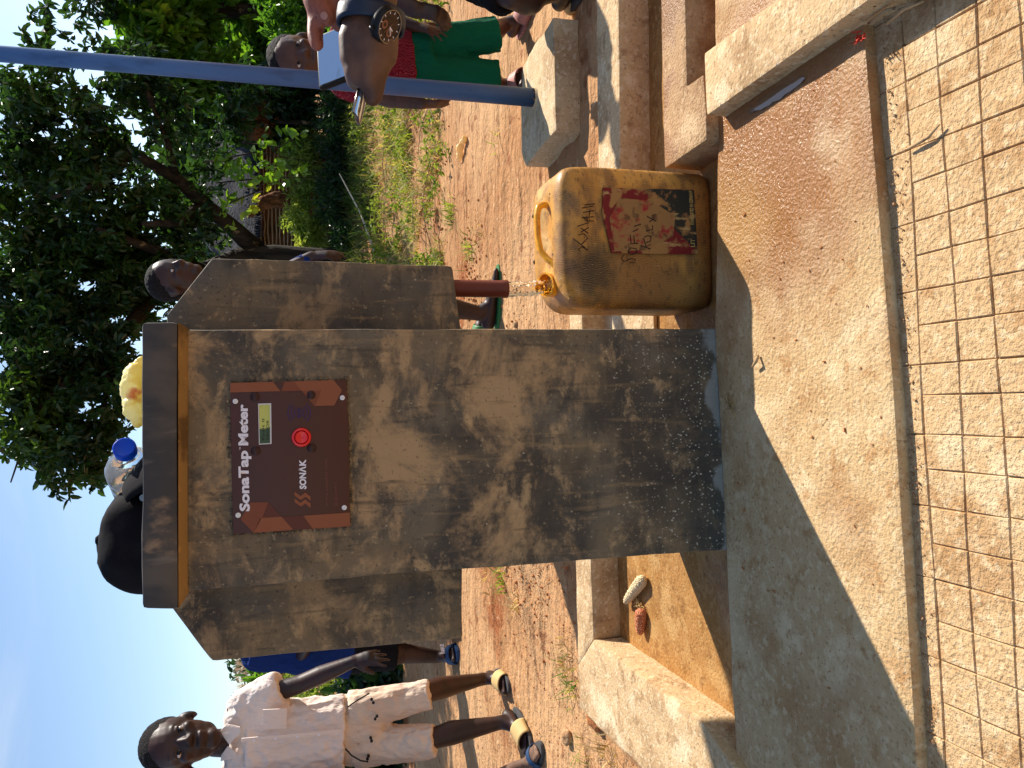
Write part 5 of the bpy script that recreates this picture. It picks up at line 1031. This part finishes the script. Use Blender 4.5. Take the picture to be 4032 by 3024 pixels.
sandal(root, aR, dR, .21, gh(gR.x, gR.y), 'sandal_pink', 'sandal_pink'); sandal(root, aL, dL, .21, gh(gL.x, gL.y), 'sandal_pink', 'sandal_pink')
B = Blob(); B.cap(J(1355, 228, Yg + .02), J(1622, 232, Yg + .01), .138, .135, side=X, k0=.62, k1=.66, flat=True).cap(J(1355, 140, Yg + .03), J(1355, 320, Yg + .03), .058, .058).cap(J(1350, 130, Yg + .02), J(1440, 85, Yg + .01), .055, .055, flat=True).cap(J(1350, 325, Yg + .02), J(1432, 368, Yg + .01), .055, .054, flat=True)
rs_h = B.build('shirt', 'red_cloth', root, voxel=.007, smooth=3, disp=folds(.010, 8, 24))
tube('sleeve_cuff', [J(1424, 364, Yg + .01), J(1448, 376, Yg + .01)], [.056, .056], 'print_white', rs_h, 24)
B = Blob(); B.cap(J(1585, 232, Yg + .02), J(1690, 232, Yg + .02), .122, .128, side=X, k0=.70, flat=True).cap(J(1650, 185, Yg + .02), J(1962, 132, Yg - .02), .078, .066, flat=True).cap(J(1650, 283, Yg + .02), J(1960, 302, Yg - .01), .078, .060, flat=True)
B.build('shorts', 'green_cloth', root, voxel=.007, smooth=2, disp=folds(.008, 7, 34))

# --- person cut by the right edge, nearer
Yp = 2.12
g = G(2290, -40, GZ); Yp = g.y + .30
root = empty('person', on(g.x, Yp), 'person cut off by the right edge with only forearm, black shorts and lower leg showing', 'person')
B = Blob(); c = lambda x, y, dy=0: J(x, y, Yp + dy)
B.cap(c(1180, -260), c(1180, -520), .07, .07).cap(c(1250, -390), c(1680, -390), .15, .14, side=X, k0=.65).cap(c(1080, -390), c(1180, -390), .06, .06); ck = c(1050, -390, -.03); P, r, up, f = head(B, ck, Z, Vector((-.8, -1, 0)), .24)
e1, w1 = c(1350, -90), c(1640, 40, -.06); B.cap(c(1190, -250), e1, .045, .042).cap(e1, w1, .042, .029); hand(B, w1, c(1790, 60, -.1) - w1, Vector((-.3, .8, -.3)), .17, side=1, curl=(.7, .8, .85, .9), spread=.05, thumb=(.8, .3, .6))
e2 = c(1400, -660); B.cap(c(1180, -530), e2, .045, .042).cap(e2, c(1600, -660, -.1), .042, .029); hand(B, c(1600, -660, -.1), -Z, X, .17, side=-1)
kn = c(2020, -38, -.28); an = Vector((g.x, g.y + .04, gh(g.x, g.y) + .085)); B.cap(c(1700, -200), kn, .08, .058).cap(kn, kn.lerp(an, .4) + Vector((-.012, .01, 0)), .055, .058).cap(kn.lerp(an, .4), an, .056, .03); foot(B, an, Vector((.2, -1, 0)), .22, z=an.z - .07)
k2 = c(2020, -480); a2 = Vector((k2.x, Yp - .05, GZ + .085)); B.cap(c(1700, -460), k2, .09, .058).cap(k2, a2, .055, .03); foot(B, a2, Vector((.2, -1, 0)), .22, z=GZ + .015)
B.build('body', 'skin2', root, voxel=.007, smooth=3); head_parts(P, r, up, f, .24, root)
B = Blob(); B.cap(c(1640, -370), c(1760, -350), .16, .165, side=X, k0=.72, flat=True).cap(c(1700, -200), c(2005, -42, -.26), .10, .080, flat=True).cap(c(1700, -460), c(2000, -480), .10, .09, flat=True); B.build('shorts', 'black_cloth', root, voxel=.009, smooth=2, disp=folds(.008, 7, 4))
B = Blob(); B.cap(c(1150, -390), c(1690, -385), .165, .16, side=X, k0=.68, flat=True).cap(c(1170, -280), c(1170, -500), .075, .075); B.build('shirt', 'black_cloth', root, voxel=.009, smooth=3, disp=folds(.01, 7, 9))
sandal(root, an, Vector((.2, -1, 0)), .24, gh(g.x, g.y), 'sole', 'slide'); sandal(root, a2, Vector((.2, -1, 0)), .24, GZ, 'sole', 'slide')

# --- person behind the right wing: shaven head above, hand at the edge, foot below
g = G(1972, 1225, GZ); Yr = g.y
root = empty('person', on(g.x, Yr), 'person with a close shaven head standing behind the right wing above the brown pipe', 'person')
c = lambda x, y, dy=0: J(x, y, Yr + dy)
B = Blob(); hh = 186 * pxm(Yr); ck = c(806, 1108, -.02); P, r, up, f = head(B, ck, c(600, 1090) - ck, Vector((.55, -.6, -.25)), hh)
B.cap(c(790, 1118, .04), c(870, 1150, .06), .05, .055).cap(c(880, 1100, .06), c(890, 1290, .06), .055, .055).cap(c(890, 1190, .06), c(1300, 1200, .06), .11, .11, side=X, k0=.65)
w1 = c(1228, 1010, .02); B.cap(c(890, 1100, .05), c(1080, 1090, .06), .042, .036).cap(c(1080, 1090, .06), w1, .036, .025); hand(B, w1, c(1300, 1000) - w1, Vector((-.5, .3, -.6)), .165, side=1, curl=(.25, .3, .4, .5), thumb=(.7, .5, .4))
B.cap(c(880, 1235, .05), c(1080, 1260, .06), .045, .038).cap(c(1080, 1260, .06), c(1280, 1240, .0), .038, .027); hand(B, c(1280, 1240, .0), -Z, -X, .165, side=-1)
an = Vector((c(1925, 1235, .03).x, Yr + .03, gh(g.x, Yr) + .09)); kn = c(1600, 1180, .03); B.cap(c(1330, 1180, .06), kn, .085, .06).cap(kn, kn.lerp(an, .35), .058, .056).cap(kn.lerp(an, .35), an, .056, .034); dR = Vector((1, -.22, 0)); foot(B, an, dR, .25, z=gh(g.x, Yr) + .012)
k2 = c(1600, 1340, .15); a2 = c(1840, 1380, .3); a2.z = gh(a2.x, a2.y) + .09; B.cap(c(1330, 1240, .08), k2, .09, .06).cap(k2, a2, .057, .034); foot(B, a2, dR, .25, z=a2.z - .078)
B.build('body', 'skin2', root, voxel=.007, smooth=3); head_parts(P, r, up, f, hh, root)
for o_ in (an, a2): sandal(root, o_, dR, .27, o_.z - .09, 'green_pl', 'green_pl', kind='thong')
B = Blob(); B.cap(c(870, 1190, .06), c(1340, 1190, .06), .135, .13, side=X, k0=.68, flat=True).cap(c(885, 1110, .06), c(890, 1280, .06), .062, .062).cap(c(890, 1105, .05), c(1080, 1090, .06), .05, .042).cap(c(1080, 1090, .06), c(1212, 1022, .025), .042, .032); B.build('shirt', 'blue_cloth', root, voxel=.009, smooth=3, disp=folds(.009, 7, 9))
B = Blob(); B.cap(c(1310, 1190, .06), c(1400, 1190, .06), .14, .14, side=X, k0=.7, flat=True).cap(c(1340, 1180, .06), kn, .10, .085, flat=True).cap(c(1340, 1250, .08), k2, .10, .085, flat=True); B.build('shorts', 'black_cloth', root, voxel=.009, smooth=3)

# --- person in blue behind the left wing
g = G(1768, 2560, .02); Yl = 4.7; zl = gh(g.x, Yl)
root = empty('person', Vector((J(1700, 2560, Yl).x, Yl, zl)), 'person in blue shirt and black shorts half hidden behind the left wing', 'person')
c = lambda x, y, dy=0: J(x, y, Yl + dy)
B = Blob(); ck = c(1010, 2470, -.12); P, r, up, f = head(B, ck, Z, Vector((.9, -.3, 0)), 160 * pxm(Yl))
an = Vector((c(1735, 2585).x, Yl, zl + .09))
B.cap(c(1000, 2485, -.08), c(1040, 2505), .055, .06).cap(c(1010, 2470), c(1010, 2590), .07, .07).cap(c(1020, 2525), c(1370, 2540), .14, .14, side=X, k0=.7).cap(c(1380, 2560), c(1560, 2570), .10, .075).cap(c(1560, 2570), an, .065, .038)
B.cap(c(1380, 2500), c(1560, 2470), .10, .07).cap(c(1560, 2470), Vector((c(1740, 2470).x, Yl, zl + .09)), .065, .038); dl = Vector((.4, -1, 0)); foot(B, an, dl, .26, z=zl + .02); a3 = Vector((c(1740, 2470).x, Yl, zl + .09)); foot(B, a3, dl, .26, z=zl + .02)
B.cap(c(1020, 2600), c(1180, 2590, -.06), .05, .042).cap(c(1180, 2590, -.06), c(1230, 2500, -.25), .042, .03); hand(B, c(1230, 2500, -.25), Vector((1, -.3, .2)), -Z, .18, side=1)
B.cap(c(1020, 2460), c(1200, 2440, -.06), .05, .042).cap(c(1200, 2440, -.06), c(1230, 2400, -.25), .042, .03); hand(B, c(1230, 2400, -.25), Vector((1, -.3, .2)), -Z, .18, side=-1)
B.build('body', 'skin2', root, voxel=.008, smooth=3); head_parts(P, r, up, f, 160 * pxm(Yl), root)
B = Blob(); B.cap(c(990, 2530), c(1390, 2555), .165, .175, side=X, k0=.75, flat=True).cap(c(1000, 2480), c(1000, 2585), .08, .08).cap(c(1010, 2600), c(1150, 2600, -.04), .07, .065); B.build('shirt', 'blue_cloth', root, voxel=.01, smooth=3, disp=folds(.014, 6, 9))
B = Blob(); B.cap(c(1360, 2540), c(1430, 2545), .165, .165, side=X, k0=.72, flat=True).cap(c(1390, 2570), c(1560, 2575), .115, .098, flat=True).cap(c(1390, 2500), c(1560, 2480), .115, .098, flat=True); B.build('shorts', 'black_cloth', root, voxel=.01, smooth=3)
sl_ = sandal(root, an, dl, .28, zl, 'slide', 'slide', th=.02); sandal(root, a3, dl, .28, zl, 'slide', 'slide', th=.02)
sd = dl.normalized(); t0 = Vector((an.x, an.y, zl + .02)) + sd * .10 + Vector((sd.y, -sd.x, 0)) * -.0
def nk(u, w, a, b): return a + (b - a) * u + Vector((0, -.0, 1)) * w * .03
na = c(1752, 2572, -.20); nb = c(1746, 2535, -.20); na, nb = (na, nb)
text('strap_lettering', 'NIKE', na, nb, 'print_white', sl_, off=.02, mapf=lambda u, w, a, b: a + (b - a) * u + Vector((0, 0, w * .022)))

# --- man reaching in from the right with watch and phone
Yh = .98
root = empty('person', Vector((1.05, .55, GZ)), 'man reaching in from the right edge with wrist watch, holding a phone in both hands', 'person')
B = Blob(); c = lambda x, y, dy=0: J(x, y, Yh + dy)
w1 = c(1452, 60, .0); k1_ = c(1440, 300, -.01)
el = c(1520, -420, -.03); shd = Vector((.90, .62, 1.16))
B.cap(shd, el, .05, .042).cap(el, c(1480, -130, -.01), .042, .034, side=Z, k0=.85).cap(c(1480, -130, -.01), w1, .034, .0315, side=Z, k0=.8)
# hand seen from the back, fingers folding away round the phone
B.cap(w1, c(1442, 160), .031, .034, side=Z, k0=.72, k1=.7).cap(c(1438, 150), c(1436, 250), .034, .031, side=Z, k0=.66, k1=.62).cap(c(1420, 170, .0), c(1412, 285, .0), .021, .017).cap(c(1460, 180, -.004), c(1452, 300, -.002), .028, .019)
B.cap(c(1500, 120, -.004), c(1508, 215, -.004), .023, .019)
B.cap(c(1405, 280), c(1402, 318, .02), .017, .013).cap(c(1402, 318, .02), c(1392, 305, .055), .012, .010)
B.cap(c(1430, 300), c(1420, 326, .03), .015, .012).cap(c(1420, 326, .03), c(1405, 318, .06), .0115, .0095)
B.cap(c(1452, 310), c(1440, 322, .03), .013, .012).cap(c(1440, 322, .03), c(1415, 328, .055), .011, .009)
B.cap(c(1478, 235, -.004), c(1478, 300, -.002), .0235, .0155).cap(c(1478, 300, -.002), c(1470, 375, .004), .0150, .0125).cap(c(1470, 375, .004), c(1466, 384, .006), .0125, .0115)
# second arm and hand: fingers on the far top corner of the phone, palm towards us
e2 = c(1300, -420, .25); w2 = c(1290, -130, .10); B.cap(Vector((1.02, .98, 1.16)), e2, .05, .042).cap(e2, w2, .042, .030)
B.cap(w2, c(1310, -40, .06), .03, .034, side=Z, k0=.75, k1=.6).cap(c(1300, -50, .06), c(1330, 30, .05), .034, .026, side=Z, k0=.6)
B.cap(c(1245, -40, .05), c(1252, 20, .045), .0215, .0175).cap(c(1252, 20, .045), c(1290, 78, .03), .0165, .0095)
B.cap(c(1255, 20, .055), c(1245, 85, .05), .0135, .012).cap(c(1245, 85, .05), c(1240, 140, .045), .0118, .0105).cap(c(1240, 140, .045), c(1248, 175, .04), .0105, .009)
B.cap(c(1330, 20, .06), c(1335, 60, .055), .016, .013).cap(c(1335, 60, .055), c(1330, 95, .05), .0125, .010)
B.cap(c(1350, 10, .07), c(1362, 55, .06), .014, .011)
# rest of the man stands to the right of the picture
th_ = Vector((1.05, .72, .62)); B.cap(Vector((1.05, .75, 1.15)), th_, .15, .14, side=Vector((.3, 1, 0)), k0=.65).cap(Vector((.95, .62, 1.17)), Vector((1.08, .92, 1.17)), .06, .06).cap(Vector((1.03, .76, 1.18)), Vector((1.02, .75, 1.30)), .055, .055)
P, r, up, f = head(B, Vector((.98, .76, 1.30)), Z, Vector((-1, .25, -.2)), .225)
for yy in (.62, .84):
    kn = Vector((1.06, yy, .30)); B.cap(Vector((1.06, yy + (.03 if yy < .7 else -.03), .62)), kn, .095, .06).cap(kn, Vector((1.08, yy, -.02)), .058, .038); foot(B, Vector((1.08, yy, -.02)), Vector((-1, .1, 0)), .25, z=-.068 if yy > 9 else -.025)
mb_ = B.build('body', 'skinman', root, voxel=.0036, smooth=4)
mb_.data.materials.append(M['palm'])
pc_ = c(1300, 60, .05)
for p in mb_.data.polygons:
    q = p.center
    if (q - pc_).length < .14 and q.y > Yh + .018 and q.z > c(1372, 0).z and p.normal.y < .2 and q.x < c(1300, -60, .05).x + .03: p.material_index = 1
head_parts(P, r, up, f, .225, root)
na_ = c(1276, 62, .020); disc('fingernail', na_, (Vector((-.4, -.9, .25))).normalized(), [(.0048, -.002), (.0046, .0004), (.002, .0009), (0, .001)], 'nail', root, 16)
B = Blob(); B.cap(Vector((1.05, .75, 1.17)), Vector((1.05, .73, .60)), .18, .17, side=Vector((.3, 1, 0)), k0=.7, flat=True).cap(Vector((.95, .64, 1.17)), shd.lerp(el, .45), .075, .065).cap(Vector((1.06, .92, 1.17)), Vector((1.02, .98, 1.16)).lerp(e2, .4), .075, .065); B.build('shirt', 'white_cloth', root, voxel=.01, smooth=3, disp=folds(.01, 7, 9))
B = Blob(); B.cap(Vector((1.06, .73, .66)), Vector((1.06, .73, .54)), .165, .165, side=Vector((0, 1, 0)), k0=.75, flat=True)
for yy in (.62, .84): B.cap(Vector((1.06, yy + (.02 if yy < .7 else -.02), .60)), Vector((1.08, yy, .0)), .105, .07, flat=True)
B.build('trousers', 'black_cloth', root, voxel=.01, smooth=3)

# the wrist watch
dc = c(1536, 106, -.036); dn_ = (c(1536, 106, -.05) - c(1500, 85, .0)).normalized(); dn_ = Vector((-.50, -.52, -.62)).normalized()
watch = empty('wrist_watch', dc, 'navy strapped wrist watch with a dark round chronograph dial', 'watch')
disc('case', dc - dn_ * .010, dn_, [(.0, -.003), (.0205, -.003), (.0225, 0), (.0225, .006), (.0205, .0095), (.0195, .0095)], 'black', watch, 48)
disc('bezel_ring', dc - dn_ * .010, dn_, [(.0200, .0092), (.0200, .0104), (.0190, .0104), (.0188, .0088)], 'steel', watch, 48)
dl_ = disc('dial', dc - dn_ * .010, dn_, [(.0190, .0086), (0, .0086)], 'dial', watch, 48)
u1 = (Z - dn_ * Z.dot(dn_)).normalized(); u2 = dn_.cross(u1); fc = dc - dn_ * .0010
for ox, oy in ((-.0075, .0), (.004, .0085)):
    cc_ = fc + u1 * (oy) + u2 * ox * -1; disc('sub_dial', cc_, dn_, [(.0052, .0), (.0052, .0004), (.0044, .0004), (.0044, .0001), (.003, .0001), (.003, .0003), (.0025, .0003)], 'copper', dl_, 24)
for k in range(12):
    a = 2 * PI * k / 12; d_ = u1 * math.cos(a) + u2 * math.sin(a); MB().box(fc + d_ * .0163, d_ * .0013, dn_.cross(d_) * .0005, dn_ * .0002).build('hour_mark', 'print_white', dl_, False)
for a, L, w in ((2.25, .0085, .0006), (1.75, .012, .0004)):
    d_ = u1 * math.cos(a) + u2 * math.sin(a); MB().box(fc + dn_ * .0006 + d_ * L * .45, d_ * L * .5, dn_.cross(d_) * w, dn_ * .0002).build('watch_hand', 'print_white', dl_, False)
d_ = u1 * math.cos(.5) + u2 * math.sin(.5); MB().box(fc + dn_ * .0008 + d_ * .003, d_ * .008, dn_.cross(d_) * .0003, dn_ * .0002).build('watch_hand', 'copper', dl_, False)
ad = (c(1440, 130) - w1); wc = c(1462, 78, .0); axd = (c(1450, 200) - c(1470, -60)).normalized()
v, f = [], []; n = 48
a1_ = (Z - axd * Z.dot(axd)).normalized(); a2_ = axd.cross(a1_)
for i in range(5):
    for k in range(n):
        a = 2 * PI * k / n; rad = .0388 + .001 * (1 - abs(i - 2) / 2); v.append(wc + axd * (i - 2) * .0054 + (a1_ * math.cos(a) * rad + a2_ * math.sin(a) * rad * .80))
for i in range(4):
    for k in range(n): f.append((i * n + k, i * n + (k + 1) % n, (i + 1) * n + (k + 1) % n, (i + 1) * n + k))
o = mesh('strap', v, f, 'navy', watch, True); md = o.modifiers.new('t', 'SOLIDIFY'); md.thickness = .0035; md.offset = 1
for k in range(2, n - 2):
    if 1: 
        pass
tube('crown_knob', [dc + u1 * .0225 - dn_ * .007, dc + u1 * .0265 - dn_ * .007], .003, 'black', watch, 12)

# the phone in his hands and the thin second one
A_, B2 = c(1243, 143, .10), c(1254, 348, .085)
sx = (B2 - A_); Wp = sx.length; sx.normalize()
C_ = c(1365, 284, .057) ; ly = (C_ - B2); ly = (ly - sx * ly.dot(sx)).normalized(); nrm = sx.cross(ly); 
if nrm.z < 0: nrm = -nrm
phone = empty('mobile_phone', (A_ + B2) / 2, 'dark mobile phone with sky reflecting screen held before the face of the boy in green', 'phone')
Lp = .115; cor = [A_, B2, B2 + ly * Lp, A_ + ly * Lp]
shade(from_bm('case', extrude_bm([p for p in cor], -nrm * .010, .003, 0, 0), 'black', phone))
ins = .003; q = [A_ + sx * ins + ly * ins, B2 - sx * ins + ly * ins, B2 - sx * ins + ly * (Lp - ins), A_ + sx * ins + ly * (Lp - ins)]
mesh('screen', [p + nrm * .0008 for p in q], [(0, 1, 2, 3)], 'screen', phone)
c0, c1 = c(1418, 325, .01), c(1390, 440, .0); lv = (c1 - c0).normalized(); wv = Vector((.25, .9, -.30)); wv = (wv - lv * wv.dot(lv)).normalized()
nn2 = lv.cross(wv)
sp = empty('slim_phone', c1, 'thin second phone with bright edge gripped between his fingers', 'phone')
shade(from_bm('case', extrude_bm([c0 - lv * .03, c1, c1 + wv * .028, c0 - lv * .03 + wv * .028], nn2 * .006, .0015, 0, 0), 'screen', sp))
MB().tube([c0, c1], .0016, 6).build('metal_edge', 'steel', sp)
